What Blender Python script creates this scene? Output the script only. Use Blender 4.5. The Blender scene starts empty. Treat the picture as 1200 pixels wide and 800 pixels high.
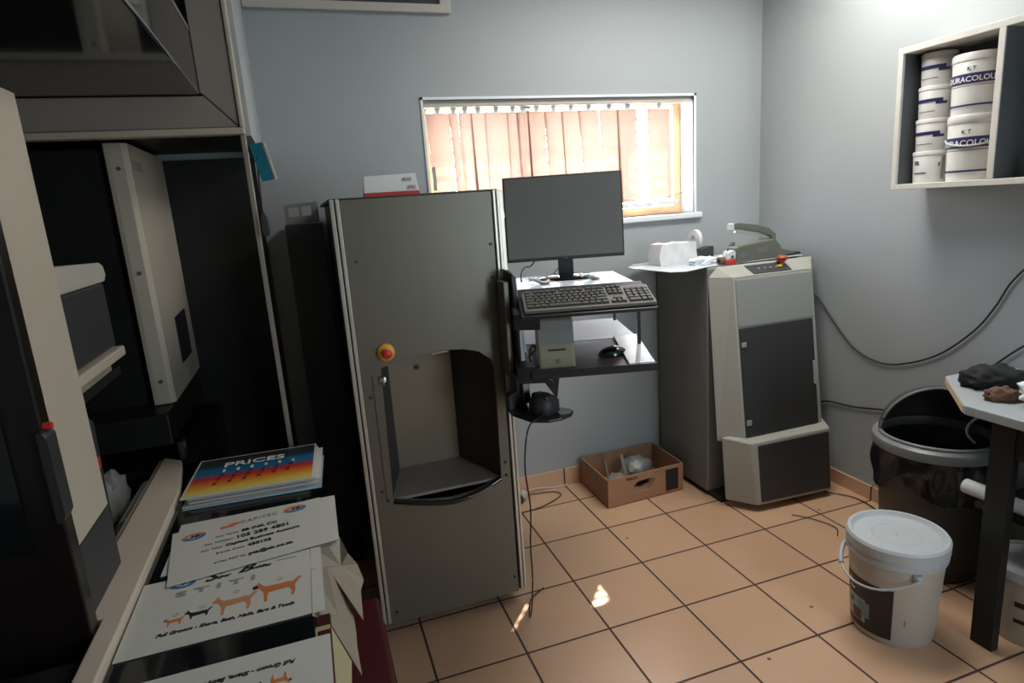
import bpy, bmesh, math, random
from mathutils import Vector, Matrix
from mathutils.geometry import tessellate_polygon
random.seed(7)
scene = bpy.context.scene
COL = scene.collection
PI = math.pi
T = 0.333                                   # floor tile pitch in metres

# ------------------------------------------------------------------ materials
def nt(name):
    m = bpy.data.materials.new(name); m.use_nodes = True
    t = m.node_tree; t.nodes.clear()
    out = t.nodes.new('ShaderNodeOutputMaterial')
    return m, t, out
def N(t, kind, **kw):
    n = t.nodes.new(kind)
    for k, v in kw.items():
        if k.startswith('_'): setattr(n, k[1:], v)
        else: n.inputs[k.replace('__', ' ')].default_value = v
    return n
def c4(c): return (c[0], c[1], c[2], 1.0)
def mat(name, col, rough=.5, metal=0., var=.06, scale=14., bump=0., bscale=60., spec=.5, trans=0., coat=0., stretch=None):
    """procedural principled material: a base colour broken up by noise, optional bump"""
    m, t, out = nt(name)
    b = N(t, 'ShaderNodeBsdfPrincipled', Roughness=rough, Metallic=metal)
    b.inputs['Specular IOR Level'].default_value = spec
    b.inputs['Transmission Weight'].default_value = trans
    b.inputs['Coat Weight'].default_value = coat
    tc = N(t, 'ShaderNodeTexCoord')
    vec = tc.outputs['Object']
    if stretch:
        mp = N(t, 'ShaderNodeMapping'); mp.inputs['Scale'].default_value = stretch
        t.links.new(vec, mp.inputs['Vector']); vec = mp.outputs['Vector']
    no = N(t, 'ShaderNodeTexNoise', Scale=scale, Detail=4.)
    t.links.new(vec, no.inputs['Vector'])
    mx = N(t, 'ShaderNodeMix', _data_type='RGBA')
    mx.inputs['A'].default_value = c4([max(0, x * (1 - var)) for x in col])
    mx.inputs['B'].default_value = c4([min(1, x * (1 + var)) for x in col])
    t.links.new(no.outputs['Fac'], mx.inputs['Factor'])
    t.links.new(mx.outputs['Result'], b.inputs['Base Color'])
    if bump:
        n2 = N(t, 'ShaderNodeTexNoise', Scale=bscale, Detail=3.)
        t.links.new(vec, n2.inputs['Vector'])
        bp = N(t, 'ShaderNodeBump', Strength=bump, Distance=.002)
        t.links.new(n2.outputs['Fac'], bp.inputs['Height']); t.links.new(bp.outputs['Normal'], b.inputs['Normal'])
    t.links.new(b.outputs['BSDF'], out.inputs['Surface'])
    return m

def tile_mat(name, axis):
    m, t, out = nt(name)
    b = N(t, 'ShaderNodeBsdfPrincipled'); b.inputs['Specular IOR Level'].default_value = .8
    tc = N(t, 'ShaderNodeTexCoord'); sp = N(t, 'ShaderNodeSeparateXYZ'); cb = N(t, 'ShaderNodeCombineXYZ')
    t.links.new(tc.outputs['Object'], sp.inputs[0])
    if axis == 'xy': t.links.new(sp.outputs['X'], cb.inputs['X']); t.links.new(sp.outputs['Y'], cb.inputs['Y'])
    if axis == 'xz': t.links.new(sp.outputs['X'], cb.inputs['X']); ad = N(t, 'ShaderNodeMath', _operation='ADD'); ad.inputs[1].default_value = .1; t.links.new(sp.outputs['Z'], ad.inputs[0]); t.links.new(ad.outputs[0], cb.inputs['Y'])
    if axis == 'yz': t.links.new(sp.outputs['Y'], cb.inputs['X']); ad = N(t, 'ShaderNodeMath', _operation='ADD'); ad.inputs[1].default_value = .1; t.links.new(sp.outputs['Z'], ad.inputs[0]); t.links.new(ad.outputs[0], cb.inputs['Y'])
    br = N(t, 'ShaderNodeTexBrick', _offset=0.0, _squash=1.0)
    br.inputs['Color1'].default_value = (.62, .385, .235, 1); br.inputs['Color2'].default_value = (.56, .345, .21, 1)
    br.inputs['Mortar'].default_value = (.045, .022, .014, 1)
    br.inputs['Scale'].default_value = 1; br.inputs['Mortar Size'].default_value = .0052
    br.inputs['Mortar Smooth'].default_value = .3
    br.inputs['Brick Width'].default_value = T; br.inputs['Row Height'].default_value = T
    t.links.new(cb.outputs[0], br.inputs['Vector'])
    no = N(t, 'ShaderNodeTexNoise', Scale=5., Detail=5.); t.links.new(tc.outputs['Object'], no.inputs['Vector'])
    vr = N(t, 'ShaderNodeMapRange'); vr.inputs['To Min'].default_value = .93; vr.inputs['To Max'].default_value = 1.07
    t.links.new(no.outputs['Fac'], vr.inputs['Value'])
    ov = N(t, 'ShaderNodeHueSaturation'); t.links.new(vr.outputs[0], ov.inputs['Value']); t.links.new(br.outputs['Color'], ov.inputs['Color'])
    # small dark specks of dirt on the tiles
    vo = N(t, 'ShaderNodeTexVoronoi', _voronoi_dimensions='2D', Scale=1.6); t.links.new(tc.outputs['Object'], vo.inputs['Vector'])
    lt = N(t, 'ShaderNodeMath', _operation='LESS_THAN'); lt.inputs[1].default_value = .011; t.links.new(vo.outputs['Distance'], lt.inputs[0])
    dk = N(t, 'ShaderNodeMix', _data_type='RGBA'); dk.inputs['B'].default_value = (.12, .07, .05, 1)
    t.links.new(lt.outputs[0], dk.inputs['Factor']); t.links.new(ov.outputs['Color'], dk.inputs['A'])
    t.links.new(dk.outputs['Result'], b.inputs['Base Color'])
    rr = N(t, 'ShaderNodeMapRange'); rr.inputs['To Min'].default_value = .285; rr.inputs['To Max'].default_value = .33
    t.links.new(no.outputs['Fac'], rr.inputs['Value'])
    ad2 = N(t, 'ShaderNodeMath', _operation='MULTIPLY_ADD'); ad2.inputs[1].default_value = .5
    t.links.new(br.outputs['Fac'], ad2.inputs[0]); t.links.new(rr.outputs[0], ad2.inputs[2]); t.links.new(ad2.outputs[0], b.inputs['Roughness'])
    bp = N(t, 'ShaderNodeBump', Strength=.35, Distance=.003, _invert=True)
    t.links.new(br.outputs['Fac'], bp.inputs['Height']); t.links.new(bp.outputs['Normal'], b.inputs['Normal'])
    t.links.new(b.outputs['BSDF'], out.inputs['Surface'])
    return m

def fabric_translucent(name, col):
    m, t, out = nt(name)
    tc = N(t, 'ShaderNodeTexCoord')
    no = N(t, 'ShaderNodeTexNoise', Scale=220., Detail=2.)
    mp = N(t, 'ShaderNodeMapping'); mp.inputs['Scale'].default_value = (.25, .25, 1.6)
    t.links.new(tc.outputs['Object'], mp.inputs['Vector']); t.links.new(mp.outputs['Vector'], no.inputs['Vector'])
    mx = N(t, 'ShaderNodeMix', _data_type='RGBA')
    mx.inputs['A'].default_value = c4([x * .82 for x in col]); mx.inputs['B'].default_value = c4(col)
    t.links.new(no.outputs['Fac'], mx.inputs['Factor'])
    d = N(t, 'ShaderNodeBsdfDiffuse'); tr = N(t, 'ShaderNodeBsdfTranslucent')
    t.links.new(mx.outputs['Result'], d.inputs['Color']); t.links.new(mx.outputs['Result'], tr.inputs['Color'])
    ms = N(t, 'ShaderNodeMixShader'); ms.inputs[0].default_value = .5
    t.links.new(d.outputs[0], ms.inputs[1]); t.links.new(tr.outputs[0], ms.inputs[2])
    t.links.new(ms.outputs[0], out.inputs['Surface'])
    return m

M = {}
M['floor'] = tile_mat('terracotta_tiles', 'xy')
M['skirt_x'] = tile_mat('skirting_tiles_x', 'xz')
M['skirt_y'] = tile_mat('skirting_tiles_y', 'yz')
M['wall'] = mat('grey_blue_wall_paint', (.342, .366, .368), .55, var=.07, scale=1.6, bump=.25, bscale=9)
M['ceil'] = mat('ceiling_paint', (.62, .62, .6), .8)
M['white_paint'] = mat('white_gloss_paint', (.75, .77, .78), .4, var=.04)
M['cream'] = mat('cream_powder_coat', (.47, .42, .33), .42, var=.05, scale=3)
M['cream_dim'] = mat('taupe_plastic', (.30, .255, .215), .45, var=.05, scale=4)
M['cream_wall'] = mat('cream_board', (.50, .47, .41), .6, var=.04)
M['ledge'] = mat('pale_ledge_laminate', (.55, .46, .37), .5, var=.06)
M['black_gloss'] = mat('black_gloss', (.006, .007, .008), .10, var=.2, coat=.3)
M['black_mid'] = mat('black_satin', (.014, .014, .013), .42, var=.2, spec=.3)
M['black_plastic'] = mat('black_plastic', (.028, .028, .028), .5, var=.15)
M['dark_grey'] = mat('dark_grey_plastic', (.035, .036, .038), .5, var=.1)
M['charcoal'] = mat('charcoal_side', (.045, .048, .048), .45, var=.12, scale=4, spec=.3)
M['slate'] = mat('slate_side', (.19, .195, .18), .5, var=.08, scale=4)
M['steel'] = mat('brushed_steel', (.17, .155, .120), .40, metal=.45, var=.06, scale=22, stretch=(1, 1, .05))
M['steel_light'] = mat('brushed_steel_liner', (.26, .215, .15), .42, metal=.3, var=.12, scale=6)
M['alu'] = mat('aluminium_profile', (.62, .58, .50), .35, metal=.6, var=.05)
M['chrome'] = mat('chrome', (.7, .7, .7), .15, metal=1.)
M['machine_cream'] = mat('machine_cream', (.36, .35, .30), .5, var=.05, scale=3)
M['machine_grey'] = mat('machine_grey', (.25, .26, .245), .5, var=.05, scale=3)
M['red'] = mat('red_plastic', (.62, .035, .03), .35)
M['yellow'] = mat('yellow_plastic', (.75, .38, .03), .4)
M['dark_red'] = mat('dark_red_laminate', (.050, .005, .006), .35, var=.15)
M['paper'] = mat('white_paper', (.62, .63, .62), .5, var=.03)
M['paper_lam'] = mat('laminated_white', (.56, .55, .50), .3, var=.03)
M['paper_cream'] = mat('cream_paper', (.25, .215, .165), .6, var=.1)
M['paper_yellow'] = mat('yellowed_paper', (.33, .29, .15), .6, var=.1)
M['ink'] = mat('black_ink', (.012, .012, .013), .5)
M['ink_grey'] = mat('grey_ink', (.16, .16, .16), .5)
M['ink_pale'] = mat('pale_grey_ink', (.26, .27, .27), .5)
M['ink_navy'] = mat('navy_ink', (.03, .03, .14), .5)
M['ink_tan'] = mat('tan_ink', (.50, .22, .10), .5)
M['ink_rust'] = mat('rust_ink', (.52, .16, .05), .5)
M['ink_orange'] = mat('orange_ink', (.62, .16, .04), .5)
M['ink_blue'] = mat('blue_ink', (.02, .16, .34), .5)
M['ink_red'] = mat('red_ink', (.5, .03, .03), .5)
M['ink_white'] = mat('white_ink', (.75, .72, .68), .5)
M['shelf_black'] = mat('black_shelf', (.03, .03, .032), .28, var=.1)
M['shelf_pale'] = mat('pale_grey_shelf', (.52, .57, .60), .3, var=.05)
M['key'] = mat('keycap', (.075, .07, .06), .45, var=.1)
M['kbd'] = mat('keyboard_case', (.18, .165, .135), .5, var=.1)
M['mat_brown'] = mat('brown_mouse_mat', (.085, .062, .055), .35, var=.15)
M['pail_shelf'] = mat('white_pail_shelf', (.66, .65, .62), .42, var=.06, scale=6)
M['beige'] = mat('beige_plastic', (.34, .315, .20), .45, var=.05)
M['screen'] = mat('dead_screen', (.16, .163, .150), .34, var=.03)
M['card'] = mat('cardboard', (.36, .19, .10), .75, var=.12, scale=9)
M['card_in'] = mat('cardboard_inside', (.30, .17, .10), .8, var=.15, scale=9)
M['timber'] = mat('painted_timber', (.60, .58, .53), .6, var=.14, scale=20)
M['shelf_dark'] = mat('dark_painted_board', (.07, .078, .082), .6, var=.08)
M['pail'] = mat('white_pail_plastic', (.46, .43, .37), .42, var=.08, scale=6)
M['pail_bright'] = mat('white_pail_lid', (.48, .51, .52), .4, var=.06, scale=12)
M['bin_grey'] = mat('bin_rim_grey', (.19, .20, .20), .38, var=.08)
M['bin_body'] = mat('bin_body_grey', (.055, .055, .052), .5, var=.1)
M['bag_black'] = mat('black_bin_bag', (.010, .010, .011), .22, var=.2, bump=1., bscale=22)
M['table_top'] = mat('table_laminate', (.38, .42, .43), .42, var=.05)
M['chipboard'] = mat('chipboard_edge', (.52, .40, .24), .7, var=.2, scale=60)
M['cloth_black'] = mat('black_cloth', (.012, .013, .014), .85, bump=.6, bscale=30)
M['cloth_brown'] = mat('brown_cloth', (.15, .075, .05), .85, bump=.6, bscale=30)
M['tissue'] = mat('white_tissue', (.72, .76, .80), .6, bump=.4, bscale=25)
M['plastic_bag'] = mat('white_plastic_bag', (.70, .70, .70), .3, bump=.8, bscale=14)
M['seal_green'] = mat('grey_green_enamel', (.13, .145, .115), .4, var=.06)
M['rubber'] = mat('cable_rubber', (.014, .012, .012), .5)
M['white_cable'] = mat('white_cable', (.6, .6, .58), .5)
M['teal'] = mat('teal_cover', (.03, .25, .34), .4)
M['slat'] = fabric_translucent('peach_blind_fabric', (.240, .160, .122))
M['win_timber'] = mat('sun_pale_window_timber', (.90, .60, .33), .45, var=.12, scale=18)  # colour lightened to stand in for sunlight on the frame
M['sky_board'] = mat('exterior_concrete', (.5, .48, .45), .8)
M['wood_dark'] = mat('dark_wood_grain', (.010, .0065, .005), .3, var=.5, scale=9, stretch=(3, 3, .4))
M['clear'] = mat('cloudy_plastic', (.22, .225, .21), .35, var=.15)

# rainbow price sheet
def rainbow():
    m, t, out = nt('price_sheet_print')
    b = N(t, 'ShaderNodeBsdfPrincipled', Roughness=.3)
    tc = N(t, 'ShaderNodeTexCoord'); sp = N(t, 'ShaderNodeSeparateXYZ'); t.links.new(tc.outputs['Object'], sp.inputs[0])
    mr = N(t, 'ShaderNodeMapRange'); mr.inputs['From Min'].default_value = 0; mr.inputs['From Max'].default_value = .30
    t.links.new(sp.outputs['Y'], mr.inputs['Value'])
    cr = N(t, 'ShaderNodeValToRGB'); el = cr.color_ramp.elements
    stops = [(0, (.55, .50, .30)), (.10, (.68, .50, .07)), (.24, (.62, .22, .03)), (.38, (.50, .04, .02)), (.46, (.30, .03, .05)),
             (.52, (.02, .12, .25)), (.66, (.01, .12, .22)), (.76, (.02, .03, .04)), (1, (.03, .025, .02))]
    el[0].position = 0; el[0].color = c4(stops[0][1]); el[1].position = 1; el[1].color = c4(stops[-1][1])
    for p, c in stops[1:-1]:
        e = el.new(p); e.color = c4(c)
    t.links.new(mr.outputs[0], cr.inputs[0]); t.links.new(cr.outputs[0], b.inputs['Base Color'])
    t.links.new(b.outputs[0], out.inputs[0])
    return m
M['rainbow'] = rainbow()

# ------------------------------------------------------------------ object helpers
MW = {}                                     # world matrix of every object built
def tag(o, label=None, cat=None, group=None, kind=None):
    if label: o['label'] = label
    if cat: o['category'] = cat
    if group: o['group'] = group
    if kind: o['kind'] = kind
    return o
def thing(name, loc=(0, 0, 0), rz=0., label=None, cat=None, group=None):
    o = bpy.data.objects.new(name, None); COL.objects.link(o)
    o.empty_display_size = .05
    o.location = loc; o.rotation_euler = (0, 0, rz)
    MW[o.name] = Matrix.Translation(loc) @ Matrix.Rotation(rz, 4, 'Z')
    return tag(o, label, cat, group)
class MB:
    """collects shapes; build() links them as ONE mesh object. Shapes are given in world
    coordinates unless the parent is passed with local=True."""
    def __init__(s): s.bm = bmesh.new(); s.mats = []; s.cur = 0
    def use(s, m):
        if m not in s.mats: s.mats.append(m)
        s.cur = s.mats.index(m); return s
    def faces(s, fs):
        for f in fs: f.material_index = s.cur
    def hexa(s, p):       # 8 points: bottom 4 ccw, top 4 ccw
        v = [s.bm.verts.new(q) for q in p]
        s.faces([s.bm.faces.new([v[i] for i in q]) for q in ((3, 2, 1, 0), (4, 5, 6, 7), (0, 1, 5, 4), (1, 2, 6, 5), (2, 3, 7, 6), (3, 0, 4, 7))]); return s
    def box(s, x0, x1, y0, y1, z0, z1):
        return s.hexa([(x0, y0, z0), (x1, y0, z0), (x1, y1, z0), (x0, y1, z0), (x0, y0, z1), (x1, y0, z1), (x1, y1, z1), (x0, y1, z1)])
    def prism(s, outer, a0, a1, axis='z', holes=()):
        """polygon in the plane across axis, extruded from a0 to a1"""
        def P(p, a): return {'z': (p[0], p[1], a), 'y': (p[0], a, p[1]), 'x': (a, p[0], p[1])}[axis]
        loops = [list(outer)] + [list(h) for h in holes]
        tris = tessellate_polygon([[Vector((p[0], p[1], 0)) for p in l] for l in loops])
        flat = [p for l in loops for p in l]
        v0 = [s.bm.verts.new(P(p, a0)) for p in flat]; v1 = [s.bm.verts.new(P(p, a1)) for p in flat]
        fs = []
        for t in tris:
            for vv in (v0, v1):
                try: fs.append(s.bm.faces.new([vv[i] for i in t]))
                except ValueError: pass
        k = 0
        for l in loops:
            n = len(l)
            for i in range(n):
                a, b = k + i, k + (i + 1) % n
                try: fs.append(s.bm.faces.new([v0[a], v0[b], v1[b], v1[a]]))
                except ValueError: pass
            k += n
        s.faces(fs); return s
    def lathe(s, prof, c=(0, 0, 0), seg=48, a0=0., a1=2 * PI, axis='z'):
        """profile of (r, z) turned about an axis through c"""
        full = abs(a1 - a0 - 2 * PI) < 1e-6; n = seg if full else seg + 1
        rings = []
        for r, z in prof:
            ring = []
            for i in range(n):
                a = a0 + (a1 - a0) * i / seg
                p = (r * math.cos(a), r * math.sin(a), z)
                if axis == 'x': p = (p[2], p[0], p[1])
                if axis == 'y': p = (p[0], p[2], p[1])
                ring.append(s.bm.verts.new((c[0] + p[0], c[1] + p[1], c[2] + p[2])))
            rings.append(ring)
        fs = []
        for j in range(len(rings) - 1):
            for i in range(seg):
                a, b = i, (i + 1) % n
                try: fs.append(s.bm.faces.new([rings[j][a], rings[j][b], rings[j + 1][b], rings[j + 1][a]]))
                except ValueError: pass
        s.faces(fs); return s
    def cyl(s, c, r, h, seg=32, axis='z', r2=None):
        r2 = r if r2 is None else r2
        return s.lathe([(1e-4, 0), (r, 0), (r2, h), (1e-4, h)], c, seg, axis=axis)
    def tube(s, pts, r, seg=8, smooth=6, flat=1.):
        P = [Vector(p) for p in pts]
        if smooth and len(P) > 2:
            Q = []
            for i in range(len(P) - 1):
                p0 = P[max(i - 1, 0)]; p1 = P[i]; p2 = P[i + 1]; p3 = P[min(i + 2, len(P) - 1)]
                for k in range(smooth):
                    t = k / smooth
                    Q.append(.5 * ((2 * p1) + (-p0 + p2) * t + (2 * p0 - 5 * p1 + 4 * p2 - p3) * t * t + (-p0 + 3 * p1 - 3 * p2 + p3) * t ** 3))
            Q.append(P[-1]); P = Q
        rings = []
        for i, p in enumerate(P):
            d = (P[min(i + 1, len(P) - 1)] - P[max(i - 1, 0)]).normalized()
            up = Vector((0, 0, 1)) if abs(d.z) < .95 else Vector((1, 0, 0))
            a = d.cross(up).normalized(); b = a.cross(d).normalized()
            rings.append([s.bm.verts.new(p + a * (r * math.cos(2 * PI * k / seg)) + b * (r * flat * math.sin(2 * PI * k / seg))) for k in range(seg)])
        fs = []
        for j in range(len(rings) - 1):
            for k in range(seg):
                fs.append(s.bm.faces.new([rings[j][k], rings[j][(k + 1) % seg], rings[j + 1][(k + 1) % seg], rings[j + 1][k]]))
        fs.append(s.bm.faces.new(rings[0][::-1])); fs.append(s.bm.faces.new(rings[-1]))
        s.faces(fs); return s
    def blob(s, c, r, sc=(1, 1, 1), amp=.25, sub=3, seed=0, freq=3., rz=0.):
        rnd = random.Random(seed)
        ph = [rnd.uniform(0, 6) for _ in range(9)]
        g = bmesh.ops.create_icosphere(s.bm, subdivisions=sub, radius=1.)
        cs, sn = math.cos(rz), math.sin(rz)
        for v in g['verts']:
            d = v.co.normalized()
            k = 1 + amp * (math.sin(freq * d.x * 2 + ph[0]) * math.sin(freq * d.y * 2.3 + ph[1]) + .6 * math.sin(freq * 4 * d.z + ph[2] + 3 * d.x) * math.cos(freq * 3 * d.x + ph[3]))
            p = Vector((d.x * sc[0], d.y * sc[1], d.z * sc[2])) * (r * k)
            if p.z < -r * sc[2] * .6: p.z = -r * sc[2] * .6
            v.co = Vector((c[0] + p.x * cs - p.y * sn, c[1] + p.x * sn + p.y * cs, c[2] + p.z))
        fs = set()
        for v in g['verts']: fs.update(v.link_faces)
        s.faces(fs); return s
    def grid(s, f, nu, nv):
        vs = [[s.bm.verts.new(f(i / nu, j / nv)) for j in range(nv + 1)] for i in range(nu + 1)]
        s.faces([s.bm.faces.new([vs[i][j], vs[i + 1][j], vs[i + 1][j + 1], vs[i][j + 1]]) for i in range(nu) for j in range(nv)]); return s
    def build(s, name, m=None, parent=None, local=False, bevel=0., smooth=None, solid=0., frame=None):
        if m is not None and not s.mats: s.mats = [m]
        bmesh.ops.recalc_face_normals(s.bm, faces=s.bm.faces)
        me = bpy.data.meshes.new(name)
        W = MW[parent.name] if parent else (frame or Matrix.Identity(4))
        if not local: s.bm.transform(W.inverted())
        s.bm.to_mesh(me); s.bm.free()
        for x in s.mats: me.materials.append(x)
        o = bpy.data.objects.new(name, me); COL.objects.link(o)
        if parent: o.parent = parent; MW[o.name] = W.copy()
        else:
            o.matrix_world = W; MW[o.name] = W.copy()
        if smooth is not None:
            for p in me.polygons: p.use_smooth = True
            me.set_sharp_from_angle(angle=math.radians(smooth))
        if solid:
            d = o.modifiers.new('thickness', 'SOLIDIFY'); d.thickness = solid; d.offset = 0
        if bevel:
            d = o.modifiers.new('bevel', 'BEVEL'); d.width = bevel; d.segments = 2; d.limit_method = 'ANGLE'; d.angle_limit = .6
            d.harden_normals = False
        return o
def copy_tree(o, parent=None):
    c = o.copy(); COL.objects.link(c)
    if parent: c.parent = parent
    for ch in list(o.children): copy_tree(ch, c)
    return c
def struct(name, mb, m=None, **k):
    return tag(mb.build(name, m, **k), kind='structure')
def text_mesh(s, size, m, ext=.0006, bold=0., align='CENTER', shear=0., spacing=1.):
    """the writing as mesh data lying in the xy plane, facing +z"""
    cu = bpy.data.curves.new('lettering', 'FONT'); cu.body = s; cu.size = size; cu.extrude = ext
    cu.offset = bold; cu.align_x = align; cu.align_y = 'CENTER'; cu.shear = shear; cu.space_character = spacing
    cu.resolution_u = 3
    ob = bpy.data.objects.new('lettering_tmp', cu); COL.objects.link(ob)
    dg = bpy.context.evaluated_depsgraph_get(); dg.update()
    me = bpy.data.meshes.new_from_object(ob.evaluated_get(dg))
    bpy.data.objects.remove(ob); bpy.data.curves.remove(cu)
    me.materials.clear(); me.materials.append(m)
    return me
def put_text(name, s, size, m, parent, lm, **k):
    """lm: matrix in the parent's frame"""
    me = text_mesh(s, size, m, **k); me.transform(lm)
    o = bpy.data.objects.new(name, me); COL.objects.link(o); o.parent = parent
    MW[o.name] = MW[parent.name].copy(); return o
def TL(x, y, z): return Matrix.Translation((x, y, z))
def RZ(a): return Matrix.Rotation(a, 4, 'Z')
def RX(a): return Matrix.Rotation(a, 4, 'X')
def SC(x, y, z): return Matrix.Diagonal((x, y, z, 1))

# ------------------------------------------------------------------ the setting
YB, XR, XL, YF, ZC = .206, 1.665, -2.1, -4.2, 2.78
struct('floor', MB().box(XL - .2, XR + .2, YF - .2, YB + .2, -.08, 0), M['floor'])
struct('ceiling', MB().box(XL - .2, XR + .2, YF - .2, YB + .2, ZC, ZC + .1), M['ceil'])
WX0, WX1, WZ0, WZ1 = -.285, 1.222, 1.48, 2.108
struct('wall_back', MB().prism([(XL - .2, -.05), (XR + .2, -.05), (XR + .2, ZC + .05), (XL - .2, ZC + .05)], YB, YB + .2, 'y',
                               holes=[[(WX0, WZ0), (WX1, WZ0), (WX1, WZ1), (WX0, WZ1)]]), M['wall'])
struct('wall_right', MB().box(XR, XR + .2, YF - .2, YB + .1, -.05, ZC + .05), M['wall'])
struct('wall_left', MB().box(XL - .2, XL, YF - .2, YB + .1, -.05, ZC + .05), M['wall'])
# wall behind the camera
struct('wall_front', MB().prism([(XL - .2, -.05), (XR + .2, -.05), (XR + .2, ZC + .05), (XL - .2, ZC + .05)], YF - .15, YF, 'y'), M['wall'])
# short downstand of wall between the print cabinet and the back wall
struct('wall_nib', MB().box(-1.048, -1.02, -.585, YB + .01, 1.872, ZC + .02), M['wall'])
struct('baseboard_back', MB().box(-.25, .965, YB - .012, YB, 0, .1), M['skirt_x'])
struct('baseboard_right', MB().box(XR - .012, XR, -3.9, -.02, 0, .075), M['skirt_y'])
# window
w = MB()
w.use(M['white_paint'])
w.box(WX0, WX0 + .004, YB - .001, YB + .2, WZ0, WZ1).box(WX1 - .004, WX1, YB - .001, YB + .2, WZ0, WZ1)
w.box(WX0, WX1, YB - .001, YB + .2, WZ1 - .004, WZ1)
# thin painted bead round the opening
w.box(WX0 - .008, WX0 + .004, YB - .006, YB + .01, WZ0, WZ1 + .008).box(WX1 - .004, WX1 + .008, YB - .006, YB + .01, WZ0, WZ1 + .008)
w.box(WX0 - .008, WX1 + .008, YB - .006, YB + .01, WZ1 - .004, WZ1 + .008)
struct('window_1', w)
struct('trim_1', MB().box(WX0 - .03, WX1 + .035, YB - .025, YB + .2, WZ0 - .03, WZ0), M['white_paint'], bevel=.006)
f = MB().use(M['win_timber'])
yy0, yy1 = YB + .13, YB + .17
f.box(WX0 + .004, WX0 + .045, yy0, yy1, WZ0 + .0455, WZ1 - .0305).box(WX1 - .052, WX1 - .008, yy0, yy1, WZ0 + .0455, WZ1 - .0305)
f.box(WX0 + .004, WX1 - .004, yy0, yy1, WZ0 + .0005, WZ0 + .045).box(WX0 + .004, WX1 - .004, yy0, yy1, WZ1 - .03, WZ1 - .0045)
f.use(M['white_paint'])
f.box(.888, .900, yy0, yy1, WZ0 + .04, WZ1 - .02).box(.28, .31, yy0, yy1, WZ0 + .04, WZ1 - .02)
for k in range(7): f.box(WX0 + .046, WX1 - .053, yy0 + .045, yy1 + .012, 1.585 + .070 * k, 1.602 + .070 * k)
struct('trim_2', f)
# ------------------------------------------------------------------ vertical blind
bl = thing('vertical_blind', (.46, YB + .035, WZ1), 0, 'peach fabric vertical blind hanging in the window with one slat gap at the right', 'blind')
MB().box(WX0 + .006, WX1 - .006, YB + .015, YB + .055, 2.074, 2.104).build('headrail', M['cream_wall'], bl, bevel=.004)
edges = [(-.262, -.147, .05), (-.150, -.097, .9), (-.100, -.033, -.35), (-.036, .038, .1), (.034, .154, .04), (.150, .217, .75), (.205, .268, -.4), (.262, .362, .3),
         (.352, .458, .3), (.450, .556, .25), (.548, .663, .03), (.667, .781, .06), (.772, .893, .05), (.958, 1.100, .03)]
for i, (a, b, tw) in enumerate(edges):
    cx = (a + b) / 2; hw = .064
    ang = tw * .95 if abs(tw) > .2 else tw
    wid = (b - a) / 2 / max(.35, math.cos(ang)) if abs(tw) > .2 else (b - a) / 2
    lean = random.uniform(-.006, .006)
    zb = 1.565 + random.uniform(-.006, .006)
    m = MB().grid(lambda u, v, cx=cx, wid=wid, ang=ang, lean=lean, zb=zb: (
        cx + (u - .5) * 2 * wid * math.cos(ang) + lean * (1 - v) * 2 + (1 - v) * .01,
        YB + .048 + (u - .5) * 2 * wid * math.sin(ang) * .45 + .006 * math.sin(u * PI) + (i % 2) * .006,
        zb + v * (2.052 - zb) - .01 * ((u - .5) ** 2)), 8, 10)
    s_ = m.build('slat', M['slat'], bl, smooth=60)
    MB().box(cx - .012, cx + .012, YB + .044, YB + .048, 2.045, 2.076).build('slat_hook', M['white_paint'], s_)
MB().tube([(-.268, YB + .03, 2.07), (-.262, YB + .03, 1.9), (-.245, YB + .03, 1.80)], .0022, 6, 4).build('cord', M['white_cable'], bl)
MB().box(-.262, -.242, YB + .022, YB + .036, 1.685, 1.80).build('cord_weight', M['machine_cream'], bl, bevel=.004)
MB().tube([(.925, YB + .03, 2.07), (.93, YB + .03, 1.85), (.945, YB + .03, 1.60)], .0025, 6, 4).build('chain', M['white_cable'], bl)
MB().tube([(.80, YB + .05, 1.575), (.95, YB + .045, 1.562), (1.1, YB + .04, 1.578), (1.185, YB + .04, 1.60)], .002, 6, 4).build('bottom_chain', M['ink_pale'], bl)
for k, (sx, sz) in enumerate([(.85, 1.55), (1.02, 1.552), (.7, 1.55)]):
    MB().box(sx, sx + .13, YB + .05, YB + .07, sz - .02, sz + .004).build('weight_plate', M['white_paint'], bl, bevel=.003)
# cream framed panel high on the back wall
vp = thing('wall_panel', (-.57, YB, 2.48), 0, 'cream framed panel mounted high on the back wall above the silver machine', 'wall panel')
m = MB().prism([(-1.018, 2.483), (-.115, 2.478), (-.115, 2.76), (-1.018, 2.76)], YB - .03, YB, 'y', holes=[[(-.96, 2.52), (-.165, 2.516), (-.165, 2.72), (-.96, 2.72)]])
m.build('frame', M['cream_wall'], vp, bevel=.004)
MB().box(-.96, -.165, YB - .014, YB, 2.515, 2.722).build('panel', M['dark_grey'], vp)

# ------------------------------------------------------------------ print cabinet at the left
pc = thing('print_cabinet', (-1.6, -.9, 0), 0, 'large black and cream print cabinet with glossy black canopy along the left side', 'cabinet')
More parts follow.
